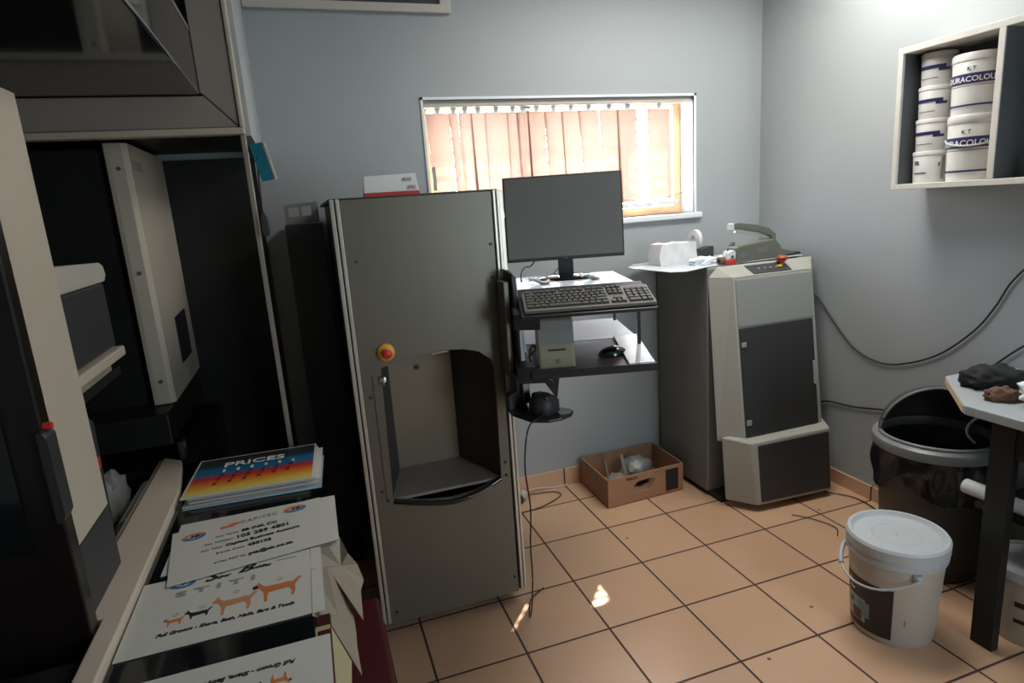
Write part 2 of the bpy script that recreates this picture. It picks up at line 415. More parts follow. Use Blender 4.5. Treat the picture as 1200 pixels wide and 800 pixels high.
# frame header with mitred corner, facing the camera
yf0, yf1 = -.622, -.585
hd = MB().prism([(-2.05, 1.895), (-1.052, 1.895), (-1.14, 1.990), (-2.05, 1.990)], yf0, yf1, 'y')
hd.prism([(-1.050, 1.897), (-1.050, 2.75), (-1.149, 2.75), (-1.149, 1.999), (-1.138, 1.992)], yf0, yf1, 'y')
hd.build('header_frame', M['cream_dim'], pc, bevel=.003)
MB().box(-2.05, -1.036, yf0 - .012, yf1, 1.872, 1.893).box(-1.048, -1.034, yf0 - .012, yf1, 1.893, 2.75).build('frame_bead', M['cream'], pc, bevel=.004)
MB().box(-2.05, -1.15, -.583, .19, 1.90, 2.6).box(-1.15, -1.052, -.583, .19, 1.90, 2.6).build('top_box', M['black_mid'], pc)
cp = MB().box(-2.08, -1.149, -2.9, -.624, 1.992, 2.172).build('canopy', M['black_gloss'], pc, bevel=.004)
MB().tube([(-1.147, -2.9, 1.993), (-1.147, -.66, 1.993)], .0028, 6, 0).build('canopy_trim', M['chrome'], cp)
MB().box(-2.08, -1.19, -2.9, -.626, 2.175, 2.6).build('canopy_riser', M['black_gloss'], cp)
MB().box(-1.158, -1.149, -2.9, -.63, 2.174, 2.19).build('canopy_edge', M['ink_grey'], cp)
# side wall of the bay, black, with a pale front edge
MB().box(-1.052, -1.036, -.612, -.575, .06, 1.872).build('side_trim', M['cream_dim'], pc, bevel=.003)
MB().box(-2.05, -1.060, .165, .20, .06, 1.872).build('back_panel', M['black_mid'], pc)
MB().box(-2.05, -1.47, -.38, .165, .86, 1.872).build('inner_unit', M['black_mid'], pc, bevel=.006)
def panel(y0, y1, name, slot=None):
    pl = [(-1.49, y0), (-1.475, y0 - .002), (-1.435, y0), (-1.42, y0 + .014), (-1.42, y1), (-1.49, y1)]
    d = MB().prism(pl, .975, 1.883, 'z').build(name, M['cream'], pc, bevel=.006)
    return d
pb_ = panel(-.42, .16, 'sliding_panel')
MB().prism([(-.185, 1.072), (.03, 1.072), (.04, 1.255), (.02, 1.262), (-.18, 1.255)], -1.4205, -1.4165, 'x').build('slot_handle', M['black_gloss'], pb_)
MB().box(-1.4215, -1.417, -.02, .03, 1.248, 1.262).build('slot_tip', M['ink_red'], pb_)
for z in (1.06, 1.45, 1.80): MB().cyl((-1.455, -.4245, z), .007, .004, 12, 'y').build('screw', M['steel'], pb_)
MB().box(-1.419, -1.4185, -.385, -.25, 1.795, 1.83).build('label_patch', M['ink_pale'], pb_)
MB().box(-2.0, -1.425, -.55, .16, .86, .972).build('panel_base', M['black_mid'], pc, bevel=.004)
pa_ = panel(-1.525, -1.285, 'sliding_panel')
MB().box(-1.49, -1.419, -1.525, -1.285, .822, .972).build('panel_base', M['dark_grey'], pc, bevel=.003)
# ledge along the front, interior shelf, base
MB().prism([(-1.40, -2.5), (-1.358, -2.5), (-1.358, -.90), (-1.395, -.62), (-1.46, -.56), (-1.46, -1.52), (-1.40, -1.52)], .792, .822, 'z').build('ledge', M['ledge'], pc, bevel=.004)
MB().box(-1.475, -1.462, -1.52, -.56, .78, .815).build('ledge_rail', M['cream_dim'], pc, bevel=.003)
MB().box(-2.05, -1.476, -1.50, -.38, .69, .72).build('inner_shelf', M['black_mid'], pc)
MB().box(-2.05, -1.49, -1.52, -.72, 1.17, 1.195).build('printer_shelf', M['black_mid'], pc)
MB().box(-2.05, -1.35, -2.5, -.60, .06, .60).box(-2.05, -1.42, -2.5, -1.60, .60, .79).box(-2.05, -1.36, -.6, .16, .06, .80).build('cabinet_base', M['black_mid'], pc)
MB().box(-2.0, -1.4, -2.4, .1, 0, .06).build('plinth', M['black_mid'], pc)
dr = MB().box(-2.05, -1.402, -1.572, -1.532, .06, 1.95).build('glass_door', M['wood_dark'], pc, bevel=.004)
MB().box(-2.0, -1.46, -1.578, -1.570, 1.02, 1.90).build('door_glass', M['black_gloss'], dr)
dh = MB().prism([(-1.41, 1.250), (-1.398, 1.250), (-1.392, 1.240), (-1.392, 1.085), (-1.400, 1.07), (-1.41, 1.07)], -1.59, -1.545, 'y').build('door_handle', M['black_plastic'], dr, bevel=.004)
MB().cyl((-1.402, -1.565, 1.256), .0065, .014, 16, 'x').build('handle_tip', M['red'], dr, smooth=40)

# printer standing in the bay
pr = thing('office_printer', (-1.66, -.95, 1.197), 0, 'small cream office printer with a dark front inside the print cabinet', 'printer')
MB().box(-1.9, -1.48, -1.30, -.745, 1.26, 1.455).build('body', M['dark_grey'], pr, bevel=.01)
MB().prism([(-1.30, 1.455), (-.765, 1.455), (-.74, 1.475), (-.75, 1.50), (-.78, 1.512), (-1.30, 1.53)], -1.91, -1.47, 'x').build('top_cover', M['pail'], pr, bevel=.006)
MB().box(-1.88, -1.55, -1.30, -.985, 1.52, 1.625).build('paper_feed', M['cream'], pr, bevel=.008)
MB().box(-1.9, -1.462, -1.30, -.735, 1.228, 1.258).build('front_lip', M['cream'], pr, bevel=.006)
MB().box(-1.88, -1.49, -1.28, -.80, 1.196, 1.228).build('paper_tray', M['paper_cream'], pr, bevel=.003)
MB().box(-1.479, -1.474, -1.155, -1.14, 1.26, 1.50).build('seam', M['black_plastic'], pr)

# things on the shelf behind the ledge
sc_ = thing('card_reader', (-1.56, -1.1, .72), .0, 'dark grey desk device with a red stripe on the shelf behind the cream ledge', 'device')
MB().prism([(-1.20, .722), (-.93, .722), (-.90, 1.08), (-.94, 1.105), (-1.02, 1.10), (-1.18, .96)], -1.62, -1.53, 'x').build('body', M['dark_grey'], sc_, bevel=.012)
MB().box(-1.530, -1.526, -1.06, -.94, .955, .985).build('stripe', M['red'], sc_)
bg = MB(); bg.blob((-1.580, -.74, .775), .075, (.55, 1.1, 1.2), .16, 3, 5)
tag(bg.build('plastic_bag', M['clear'], smooth=50), 'cloudy plastic bag bunched on the shelf behind the ledge beside the red-striped device', 'bag')
for k, (xx, yy, lb) in enumerate([(-1.503, -.93, 'white paper roll on the shelf behind the ledge, nearest to the ledge'), (-1.66, -.80, 'white paper roll on the cabinet shelf, farthest from the red-striped device')]):
    t_ = MB().lathe([(.012, 0), (.028, 0), (.028, .30), (.012, .30), (.012, 0)], (xx + .0, yy + .0, .7485), 20, axis='y')
    tag(t_.build('paper_roll', M['paper'], smooth=40), lb, 'paper roll', 'white paper rolls behind the ledge')
hs = thing('hanging_clip', (-1.455, -.50, .75), 0, 'black clip-like handset with a tiny label at the end of the cream ledge', 'clip')
MB().prism([(-.545, .862), (-.545, .79), (-.535, .77), (-.50, .765), (-.485, .785), (-.485, .862)], -1.418, -1.398, 'x').build('body', M['black_plastic'], hs, bevel=.005)
MB().box(-1.399, -1.3965, -.53, -.508, .835, .855).build('label', M['ink_grey'], hs)

# ------------------------------------------------------------------ counter with sheets
ct = thing('counter', (-1.15, -1.6, 0), 0, 'low black counter under the laminated sheets in front of the print cabinet', 'counter')
MB().box(-1.357, -.985, -2.6, -.64, .772, .80).build('worktop', M['black_gloss'], ct, bevel=.002)
MB().box(-1.34, -.995, -2.6, -.66, .0, .77).build('body', M['black_mid'], ct)
MB().box(-.985, -.955, -2.6, -1.66, .772, .798).build('edge_strip', M['dark_red'], ct, bevel=.002)
rc = thing('red_cabinet', (-.9, -1.7, 0), 0, 'dark red low cupboard between the counter and the silver machine', 'cupboard')
MB().box(-.993, -.832, -2.5, -1.12, .02, .46).build('body', M['dark_red'], rc, bevel=.012)
MB().box(-.831, -.827, -2.3, -1.2, .06, .42).build('door', M['dark_red'], rc, bevel=.003)
MB().box(-.98, -.85, -2.4, -1.2, 0, .02).build('plinth', M['black_mid'], rc)

def sheet(name, c, rz, w, h, z, label, m=M['paper_lam'], group=None, th=.0018, curl=0., cat='sheet', tilt=0.):
    """a laminated sheet, origin at its lower-left corner"""
    o = thing(name, (c[0], c[1], z), rz, label, cat, group)
    MB().grid(lambda u, v: (u * w, v * h, th / 2 + curl * (abs(2 * u - 1) ** 3) * .5 * u + tilt * (1 - v)), 10, 6).build('paper', m, o, local=True, solid=th)
    return o
LG = 'laminated sheets on the counter'
# under-sheets of the price stack
p3 = sheet('laminated_sheet', (-1.335, -1.005), -.06, .385, .265, .8012, 'pale blue laminated sheet lowest in the PRICES stack, sticking out at its right', mat('pale_blue_sheet', (.25, .36, .44), .3), LG)
p2 = sheet('laminated_sheet', (-1.338, -.995), -.03, .375, .265, .8045, 'white laminated sheet with a blue and orange footer directly under the PRICES sheet', M['paper_lam'], LG)
MB().box(.20, .29, .008, .016, .0019, .0023).use(M['ink_orange']).box(.21, .24, .008, .016, .0024, .0026).build('printed_footer', M['ink_blue'], p2, local=True)
p1 = sheet('laminated_sheet', (-1.342, -.985), -.055, .372, .300, .8265, 'rainbow striped laminated sheet headed PRICES at the far end of the counter', M['paper_lam'], LG, curl=.0)
MB().box(.006, .366, .008, .292, .0019, .0024).build('printed_rainbow', M['rainbow'], p1, local=True)
# lift blocks: the price sheet rests on a short stack
MB().box(.020, .385, .004, .262, -.0190, -.012).box(.016, .392, .012, .275, -.0112, -.0065).box(.02, .378, .01, .28, -.0060, -.0012).build('sheet_stack', M['paper_lam'], p1, local=True)
put_text('printed_title', 'PRICES', .050, M['ink_white'], p1, TL(.178, .225, .0026) @ SC(1.25, 1, 1), bold=.0006)
for k in range(6):
    put_text('printed_line', random.choice(['30 x 20 cm', '40 x 25 cm', '50 x 30 cm']), .016, M['ink'], p1, TL(.085 + .042 * k, .112 + .006 * k, .0026) @ RZ(1.42) @ SC(1.25, 1.1, 1))
    MB().box(.088 + .042 * k, .096 + .042 * k, .166, .188, .0028, .0032).build('printed_tick', M['ink_white'], p1, local=True)

def ring_logo(parent, cx, cy, r, sx=1.5, txt='SB'):
    a = MB().use(M['ink_orange']).lathe([(r * .55, .0022), (r, .0022), (r, .0026), (r * .55, .0026), (r * .55, .0022)], (0, 0, 0), 24, .3, PI + .3)
    a.use(M['ink_blue']).lathe([(r * .55, .0022), (r, .0022), (r, .0026), (r * .55, .0026), (r * .55, .0022)], (0, 0, 0), 24, PI + .3, 2 * PI + .3)
    a.bm.transform(TL(cx, cy, 0) @ SC(sx, 1, 1))
    a.build('printed_logo', None, parent, local=True)
    put_text('printed_logo_text', txt, r * .8, M['ink'], parent, TL(cx, cy, .0024) @ SC(sx, 1, 1), bold=.0003, shear=.3)

# bank details sheets
b2 = sheet('laminated_sheet', (-1.325, -1.362), -.01, .405, .262, .8012, 'white sheet lying under the bank details sheet, showing past its right corner', M['paper_lam'], LG)
b1 = sheet('laminated_sheet', (-1.300, -1.424), .125, .378, .272, .8055, 'white laminated sheet printed with bank account details and two round logos', M['paper_lam'], LG, curl=.0)
ring_logo(b1, .052, .222, .019, 1.5)
MB().box(.115, .150, .225, .238, .0022, .0026).use(M['ink_orange']).box(.140, .162, .232, .243, .0027, .0030).build('printed_emblem', M['ink'], b1, local=True)
put_text('printed_heading', 'CAPITEC', .022, M['ink_grey'], b1, TL(.212, .237, .0024), spacing=1.15)
ring_logo(b1, .305, .236, .019, 1.6)
lines = [('Acc. Name:', 'SB INK CC', .186), ('Acc. Number:', '105 289 4801', .156), ('Acc. Type:', 'Capitec Business Account', .126), ('Branch Code:', '450105', .096), ('e-Mail POP to:', 'pta@sb.co.za', .050)]
for a, b, y in lines:
    sz = .019 if b[0] != '1' else .024
    sz = .017 if b[0] == 'C' else sz
    xm = {'SB': .165, '10': .15, 'Ca': .125, '45': .175, 'pt': .175}[b[:2]]
    put_text('printed_label', a, .012, M['ink_grey'], b1, TL(xm - .006, y, .0024), align='RIGHT')
    put_text('printed_text', b, sz, M['ink'], b1, TL(xm, y, .0024), align='LEFT', bold=.0005)

# dog grooming sheets
DOG = [(-1, .30), (-.86, .36), (-.82, .50), (-.74, .44), (-.66, .34), (-.5, .22), (0, .20), (.4, .22), (.62, .18), (.85, .36), (1.0, .34), (.86, .22), (.70, .0), (.72, -.25), (.66, -.48), (.55, -.48), (.58, -.25), (.46, -.05), (.1, -.08), (-.35, -.10),
       (-.40, -.30), (-.40, -.50), (-.52, -.50), (-.52, -.25), (-.56, -.05), (-.68, .12), (-.76, .20), (-.96, .18)]
def dog(parent, cx, cy, s, m, muzzle=None, leg=1., flip=1):
    o = MB().prism([(flip * x * s, (y if y > -.1 else -.1 + (y + .1) * leg) * s * 1.55) for x, y in DOG], 0, .0004, 'z')
    o.bm.transform(TL(cx, cy, .0022)); o.build('printed_dog', m, parent, local=True)
    if muzzle:
        q = MB().prism([(flip * x * s, y * s * 1.55) for x, y in [(-1.02, .31), (-.84, .38), (-.80, .22), (-.97, .17)]], 0, .0004, 'z')
        q.bm.transform(TL(cx, cy, .0027)); q.build('printed_muzzle', muzzle, parent, local=True)
def groom(name, c, rz, z, label, flip=False):
    o = sheet(name, c, rz, .388, .268, z, label, M['paper_lam'], LG)
    ring_logo(o, .085, .236, .018, 1.5, 'V')
    put_text('printed_brand', 'S', .040, M['ink'], o, TL(.142, .234, .0024) @ SC(1.3, 1, 1), bold=.001, shear=.5)
    put_text('printed_brand', 'uper', .016, M['ink'], o, TL(.170, .230, .0024), bold=.0004, shear=.4)
    put_text('printed_brand', 'B', .040, M['ink'], o, TL(.215, .240, .0024) @ SC(1.3, 1, 1), bold=.001, shear=.5)
    put_text('printed_brand', 'uddies', .016, M['ink'], o, TL(.252, .236, .0024), bold=.0004, shear=.4)
    MB().box(.285, .33, .244, .246, .0022, .0026).build('printed_rule', M['ink_grey'], o, local=True)
    put_text('printed_title', 'S T I T I', .034, M['ink_pale'], o, TL(.160, .192, .0024) @ SC(1.5, .8, 1), bold=.001)
    dog(o, .090, .092, .020, M['ink_orange'], M['ink']); dog(o, .135, .098, .027, M['ink'], None, .5)
    dog(o, .205, .108, .046, M['ink_tan'], None); dog(o, .292, .124, .052, M['ink_rust'], M['ink'])
    for x, y in ((.09, .114), (.14, .122), (.205, .150), (.295, .160)):
        MB().lathe([(.005, .0022), (.006, .0022), (.006, .0025), (.005, .0025)], (x, y, 0), 14).build('printed_mark', M['ink_pale'], o, local=True)
    put_text('printed_caption', 'Full Groom - Shave, Bath, Nails, Ears & Teeth', .0145, M['ink'], o, TL(.195, .052, .0024) @ SC(.98, 1, 1), bold=.0003, shear=.3)
    return o
groom('laminated_sheet', (-1.352, -1.655), .005, .8012, 'white laminated sheet with four dogs, lying upright below the bank details sheet')
groom('laminated_sheet', (-.958, -1.735), PI + .0, .8012, 'white laminated sheet with dogs lying upside down at the near end of the counter')

# drooping leaflets
def leaf(pts, label, m, name='paper_leaflet'):
    b = MB(); n = len(pts); vs = [b.bm.verts.new(p) for p in pts]
    c = Vector((0, 0, 0))
    for p in pts: c += Vector(p)
    c = b.bm.verts.new(c / n)
    for i in range(n): b.bm.faces.new([vs[i], vs[(i + 1) % n], c])
    o = b.build(name, m, solid=.0012)
    return tag(o, label, 'leaflet', 'loose leaflets hanging over the counter edge')
leaf([(-.99, -1.375, .8035), (-.949, -1.374, .803), (-.918, -1.345, .796), (-.904, -1.405, .78), (-.884, -1.33, .70), (-.875, -1.414, .70), (-.886, -1.455, .70), (-.891, -1.573, .70), (-.953, -1.471, .79), (-.99, -1.47, .8025)],
     'cream leaflet with a torn edge drooping off the counter beside the bank details sheet', M['paper_cream'])
leaf([(-.99, -1.484, .8033), (-.954, -1.482, .801), (-.911, -1.509, .70), (-.910, -1.606, .70), (-.912, -1.658, .70), (-.910, -1.747, .70), (-.961, -1.671, .79), (-.99, -1.665, .8035)],
     'cream leaflet drooping off the counter beside the upright dog sheet', M['paper_cream'])
leaf([(-.985, -1.70, .7985), (-.958, -1.70, .7985), (-.925, -1.79, .77), (-.933, -1.90, .77), (-.965, -1.90, .7985), (-.985, -1.90, .7985)],
     'yellowed leaflet poking out beside the upside-down dog sheet', M['paper_yellow'])

# ------------------------------------------------------------------ key fob and teal booklet on the cabinet corner
kf = thing('teal_booklet', (-1.0, -.63, 1.72), 0, 'teal covered booklet hanging on the corner of the print cabinet', 'booklet')
MB().hexa([(-1.030, -.622, 1.838), (-1.004, -.640, 1.722), (-1.000, -.625, 1.722), (-1.026, -.607, 1.838),
           (-.990, -.640, 1.845), (-.966, -.655, 1.728), (-.962, -.640, 1.728), (-.986, -.625, 1.845)]).build('cover', M['teal'], kf, bevel=.001)
MB().hexa([(-.989, -.641, 1.846), (-.965, -.656, 1.727), (-.960, -.642, 1.727), (-.984, -.625, 1.846),
           (-.984, -.641, 1.844), (-.960, -.655, 1.726), (-.956, -.642, 1.727), (-.980, -.626, 1.844)]).build('pages', M['paper_cream'], kf)
kk = thing('key_fob', (-1.015, -.63, 1.53), 0, 'black key fob hanging on a thin strap below the teal booklet', 'key fob')
MB().tube([(-1.010, -.63, 1.80), (-1.016, -.63, 1.70), (-1.018, -.63, 1.63)], .003, 8, 4).build('strap', M['rubber'], kk)
MB().prism([(-1.031, 1.555), (-1.028, 1.61), (-1.022, 1.63), (-1.014, 1.63), (-1.004, 1.605), (-1.002, 1.56), (-1.010, 1.545), (-1.024, 1.545)], -.64, -.622, 'y').build('fob', M['black_plastic'], kk, bevel=.004)

# ------------------------------------------------------------------ black cabinet behind
bb = thing('black_cabinet', (-.87, .05, 0), 0, 'narrow black cabinet tucked behind the left side of the tall silver machine', 'cabinet')
MB().box(-.968, -.818, -.12, .19, .02, 1.575).build('body', M['charcoal'], bb, bevel=.004)
MB().box(-.96, -.83, -.10, .18, 0, .02).build('plinth', M['black_mid'], bb)
cc = thing('plastic_holder', (-.89, 0, 1.576), 0, 'cloudy plastic holder with two windows on top of the narrow black cabinet', 'holder')
MB().prism([(-.962, 1.577), (-.826, 1.577), (-.826, 1.662), (-.962, 1.657)], -.06, -.03, 'y', holes=[[(-.945, 1.605), (-.905, 1.606), (-.905, 1.645), (-.945, 1.643)], [(-.893, 1.607), (-.855, 1.608), (-.855, 1.648), (-.893, 1.646)]]).build('front_plate', M['clear'], cc, bevel=.002)
MB().box(-.955, -.83, -.03, .06, 1.577, 1.60).build('tray', M['clear'], cc, bevel=.003)

# ------------------------------------------------------------------ tall silver machine
sm = thing('milling_machine', (-.52, -.3, 0), 0, 'tall silver machine with a dark curved work bay and yellow-ringed red stop button', 'machine')
MX0, MX1, MY, MZ0, MZ1 = -.79, -.235, -.70, .045, 1.648
# shell without the bay
MB().box(-.792, -.765, -.685, .15, MZ0, 1.645).build('side_panel', M['charcoal'], sm, bevel=.003)
MB().box(-.262, -.238, -.685, .15, MZ0, 1.645).build('side_panel', M['charcoal'], sm, bevel=.003)
MB().box(-.765, -.262, .12, .15, MZ0, 1.645).build('rear_panel', M['charcoal'], sm)
MB().box(-.81, -.222, -.69, .152, 1.640, 1.652).build('top_panel', M['charcoal'], sm, bevel=.003)
MB().box(-.765, -.262, -.68, .12, MZ0, .06).build('bottom_panel', M['black_mid'], sm)
op = [(-.716, .560), (-.60, .532), (-.50, .520), (-.40, .528), (-.296, .562), (-.289, 1.00), (-.300, 1.035), (-.345, 1.072), (-.40, 1.088), (-.474, 1.095), (-.60, 1.083), (-.705, 1.062)]
fp = MB().prism([(-.776, .05), (-.258, .05), (-.252, 1.645), (-.776, 1.645)], -.705, -.690, 'y', holes=[op])
fp = fp.build('front_panel', M['steel'], sm, bevel=.0015)
# aluminium rails
MB().box(-.808, -.794, -.708, -.688, .06, 1.65).box(-.790, -.777, -.712, -.690, .06, 1.65).build('corner_rail', M['alu'], sm, bevel=.003)
MB().box(-.250, -.238, -.712, -.690, .06, 1.65).box(-.234, -.222, -.706, -.686, .06, 1.65).build('corner_rail', M['alu'], sm, bevel=.003)
MB().box(-.225, -.203, -.69, -.60, 1.30, 1.645).build('side_rail', M['alu'], sm, bevel=.003)
# work bay
bay = MB(); bay.use(M['steel_light'])
bay.box(-.655, -.392, -.415, -.405, .556, 1.09)
bay.build('bay_back', M['steel_light'], sm)
MB().hexa([(-.716, -.688, .545), (-.289, -.688, .545), (-.385, -.41, .545), (-.65, -.41, .545), (-.716, -.688, .556), (-.289, -.688, .556), (-.385, -.41, .556), (-.65, -.41, .556)]).build('bay_floor', M['cream_dim'], sm)
MB().hexa([(-.730, -.688, .545), (-.718, -.688, .545), (-.648, -.41, .545), (-.660, -.41, .545), (-.730, -.688, 1.10), (-.718, -.688, 1.10), (-.648, -.41, 1.10), (-.660, -.41, 1.10)]).build('bay_side', M['dark_grey'], sm)
MB().hexa([(-.285, -.688, .545), (-.272, -.688, .545), (-.380, -.405, .545), (-.394, -.405, .545), (-.285, -.688, 1.10), (-.272, -.688, 1.10), (-.380, -.405, 1.10), (-.394, -.405, 1.10)]).build('bay_side', mat('smoked_panel', (.055, .05, .042), .35), sm)
MB().hexa([(-.73, -.688, 1.097), (-.27, -.688, 1.097), (-.38, -.41, 1.097), (-.66, -.41, 1.097), (-.73, -.688, 1.104), (-.27, -.688, 1.104), (-.38, -.41, 1.104), (-.66, -.41, 1.104)]).build('bay_roof', M['black_plastic'], sm)
MB().cyl((-.535, -.422, .975), .010, .012, 20, 'y').build('bay_knob', M['black_plastic'], sm, smooth=40)
MB().tube([(-.712, -.705, .552), (-.60, -.722, .528), (-.50, -.730, .515), (-.40, -.722, .524), (-.298, -.705, .555)], .010, 10, 5).build('bay_lip', M['black_gloss'], sm, smooth=60)
MB().tube([(-.44, -.738, .522), (-.40, -.736, .527), (-.34, -.725, .542)], .0045, 8, 5).build('lip_highlight', M['steel'], sm, smooth=60)  # thin tube standing for the highlight on the bay lip
MB().tube([(-.52, -.700, 1.086), (-.49, -.701, 1.089), (-.46, -.701, 1.089)], .0035, 8, 5).build('bay_top_strip', M['pail'], sm, smooth=60)  # thin pale tube along the top of the bay opening
e = MB().lathe([(.001, 0), (.030, 0), (.030, -.012), (.022, -.016), (.001, -.016)], (-.681, -.705, 1.118), 32, axis='y').build('stop_ring', M['yellow'], sm, smooth=40)
MB().lathe([(.001, 0), (.012, 0), (.012, -.012), (.017, -.016), (.017, -.026), (.011, -.032), (.001, -.033)], (-.681, -.720, 1.118), 24, axis='y').build('stop_button', M['red'], e, smooth=40)
MB().lathe([(.001, 0), (.012, 0), (.012, -.006), (.001, -.008)], (-.703, -.705, 1.020), 20, axis='y').box(-.7055, -.7015, -.735, -.712, 1.006, 1.034).build('key_lock', M['chrome'], sm, smooth=40)
for (x, z) in ((-.752, .962), (-.752, .60), (-.735, .56), (-.275, .62), (-.275, .565), (-.272, .12), (-.745, 1.44), (-.268, 1.46), (-.752, .1), (-.272, 1.34)):
    MB().cyl((x, -.710, z), .0055, .006, 12, 'y').build('screw', M['black_plastic'], sm)
MB().box(-.741, -.738, -.7065, -.7045, .56, 1.04).build('panel_seam', M['black_plastic'], sm)
for (x, y) in ((-.74, -.62), (-.50, -.60), (-.29, -.62), (-.74, .08), (-.29, .08)):
    MB().box(x - .02, x + .02, y - .02, y + .02, .033, .047).lathe([(.001, -.011), (.017, -.011), (.017, .011), (.001, .011)], (x, y, .0172), 20, axis='x').build('castor', M['black_plastic'], sm)
# desk calendar on the machine
dc = thing('desk_calendar', (-.58, -.55, 1.652), .0, 'long white desk calendar with a red base strip standing on the silver machine', 'calendar')
MB().hexa([(-.677, -.556, 1.668), (-.479, -.556, 1.668), (-.479, -.553, 1.668), (-.677, -.553, 1.668), (-.669, -.530, 1.727), (-.483, -.530, 1.731), (-.483, -.527, 1.731), (-.669, -.527, 1.727)]).build('page', M['paper'], dc)
MB().hexa([(-.676, -.49, 1.654), (-.478, -.49, 1.654), (-.478, -.487, 1.654), (-.676, -.487, 1.654), (-.669, -.526, 1.727), (-.483, -.526, 1.731), (-.483, -.522, 1.731), (-.669, -.522, 1.727)]).build('back_leaf', M['paper'], dc)
MB().hexa([(-.676, -.562, 1.6525), (-.478, -.562, 1.6525), (-.478, -.49, 1.6525), (-.676, -.49, 1.6525), (-.676, -.557, 1.667), (-.480, -.557, 1.667), (-.480, -.500, 1.660), (-.676, -.500, 1.660)]).build('base_strip', M['ink_red'], dc)
mx = TL(0.07, -.01, .04) @ RX(math.radians(66))
put_text('printed_logo', 'RX2', .018, M['ink_grey'], dc, TL(.063, .0085, .058) @ RX(math.radians(66)))
put_text('printed_year', '2025', .016, M['ink_grey'], dc, TL(.076, -.003, .030) @ RX(math.radians(66)))

# ------------------------------------------------------------------ workstation arm on the machine's right
WR = math.radians(-16)
FX, FY = -.24, -.92
ws = thing('workstation_arm', (FX, FY, 0), WR, 'black two-tier computer shelf arm bolted to the right of the silver machine', 'shelf arm')
def L(m, name, mt, parent=ws, **k): return m.build(name, mt, parent, local=True, **k)
def bent(w0, w1, v0, v1, v2, z0, z1, th):
    return [(v0, z0), (v1, z1), (v2, z1), (v2, z1 - th), (v1 + .004, z1 - th), (v0, z0 - th)]
us = L(MB().prism([(.20, 1.275), (.68, 1.275), (.68, 1.262), (.20, 1.262)], .0, .452, 'x'), 'upper_shelf', M['shelf_pale'], bevel=.002)
L(MB().prism([(-.03, 1.226), (.198, 1.288), (.198, 1.276), (-.03, 1.214)], -.004, .456, 'x'), 'upper_tray', M['shelf_black'], bevel=.002)
ls = L(MB().prism([(.26, 1.066), (.66, 1.066), (.66, 1.054), (.26, 1.054)], .02, .450, 'x'), 'lower_shelf', M['shelf_pale'], bevel=.002)
lt = L(MB().prism([(-.01, 1.018), (.258, 1.064), (.258, 1.052), (-.01, 1.004)], .02, .455, 'x'), 'lower_tray', M['mat_brown'], bevel=.002)
L(MB().box(.02, .455, -.018, -.010, 1.002, 1.030), 'tray_edge', M['shelf_black'], bevel=.002)
L(MB().prism([(0, 1.03), (.26, 1.075), (.26, 1.066), (0, 1.020)], .36, .45, 'x'), 'tray_pad', M['shelf_pale'], bevel=.001)
L(MB().box(.430, .442, .16, .172, 1.045, 1.262), 'shelf_post', M['shelf_black'])
L(MB().box(.430, .442, .60, .612, 1.060, 1.262), 'shelf_post', M['shelf_black'])
L(MB().box(.03, .042, .60, .612, 1.060, 1.262), 'shelf_post', M['shelf_black'])
# upright bolted to the machine
MB().hexa([(-.236, -.86, .90), (-.205, -.86, .90), (-.205, -.715, .82), (-.236, -.715, .82), (-.236, -.82, 1.36), (-.212, -.80, 1.34), (-.205, -.715, 1.36), (-.236, -.715, 1.37)]).build('upright', M['shelf_black'], ws, bevel=.004)
MB().box(-.222, -.206, -.72, -.60, 1.0, 1.36).build('mounting_plate', M['shelf_black'], ws, bevel=.003)
MB().box(-.262, -.240, -.80, -.72, .98, 1.33).build('upright_rail', M['steel'], ws, bevel=.004)
L(MB().hexa([(-.03, .03, 1.17), (.06, .0, 1.17), (.06, .20, 1.19), (-.03, .20, 1.19), (-.03, .03, 1.225), (.06, .0, 1.222), (.06, .20, 1.258), (-.03, .20, 1.258)]), 'upper_arm', M['shelf_black'], bevel=.004)
L(MB().hexa([(-.03, .0, .985), (.10, -.012, .985), (.06, .20, .99), (-.03, .20, .99), (-.03, .0, 1.045), (.03, -.012, 1.045), (.03, .20, 1.050), (-.03, .20, 1.058)]), 'lower_arm', M['shelf_black'], bevel=.004)
L(MB().prism([(.06, .99), (.115, 1.0), (.105, .93), (.098, .93)], .0, .02, 'y'), 'arm_hook', M['shelf_black'])
# swing-out pad
pad_pts = []
for k in range(40):
    a = 2 * PI * k / 40
    pad_pts.append((-.165 + .118 * math.cos(a) * (1 if math.cos(a) > 0 else .85), -.925 + .095 * math.sin(a)))
pp = [(-.285, -.80), (-.285, -.88), (-.25, -.975), (-.20, -1.005), (-.15, -1.005), (-.105, -.985), (-.085, -.955), (-.085, -.925), (-.12, -.885), (-.17, -.85), (-.22, -.79)]
MB().prism(pp, .862, .872, 'z').build('swing_pad', M['shelf_black'], ws, bevel=.003)
MB().prism([(-.14, -.97), (-.105, -.975), (-.092, -.953), (-.09, -.935), (-.115, -.90), (-.14, -.885)], .8722, .8735, 'z').build('pad_highlight', M['shelf_pale'], ws)  # pale patch standing for the highlight at the pad's right end
MB().prism([(-.285, .872), (-.225, .872), (-.215, .93), (-.225, .99), (-.255, 1.0), (-.25, .94), (-.285, .925)], -.84, -.80, 'y').build('pad_bracket', M['shelf_black'], ws, bevel=.003)
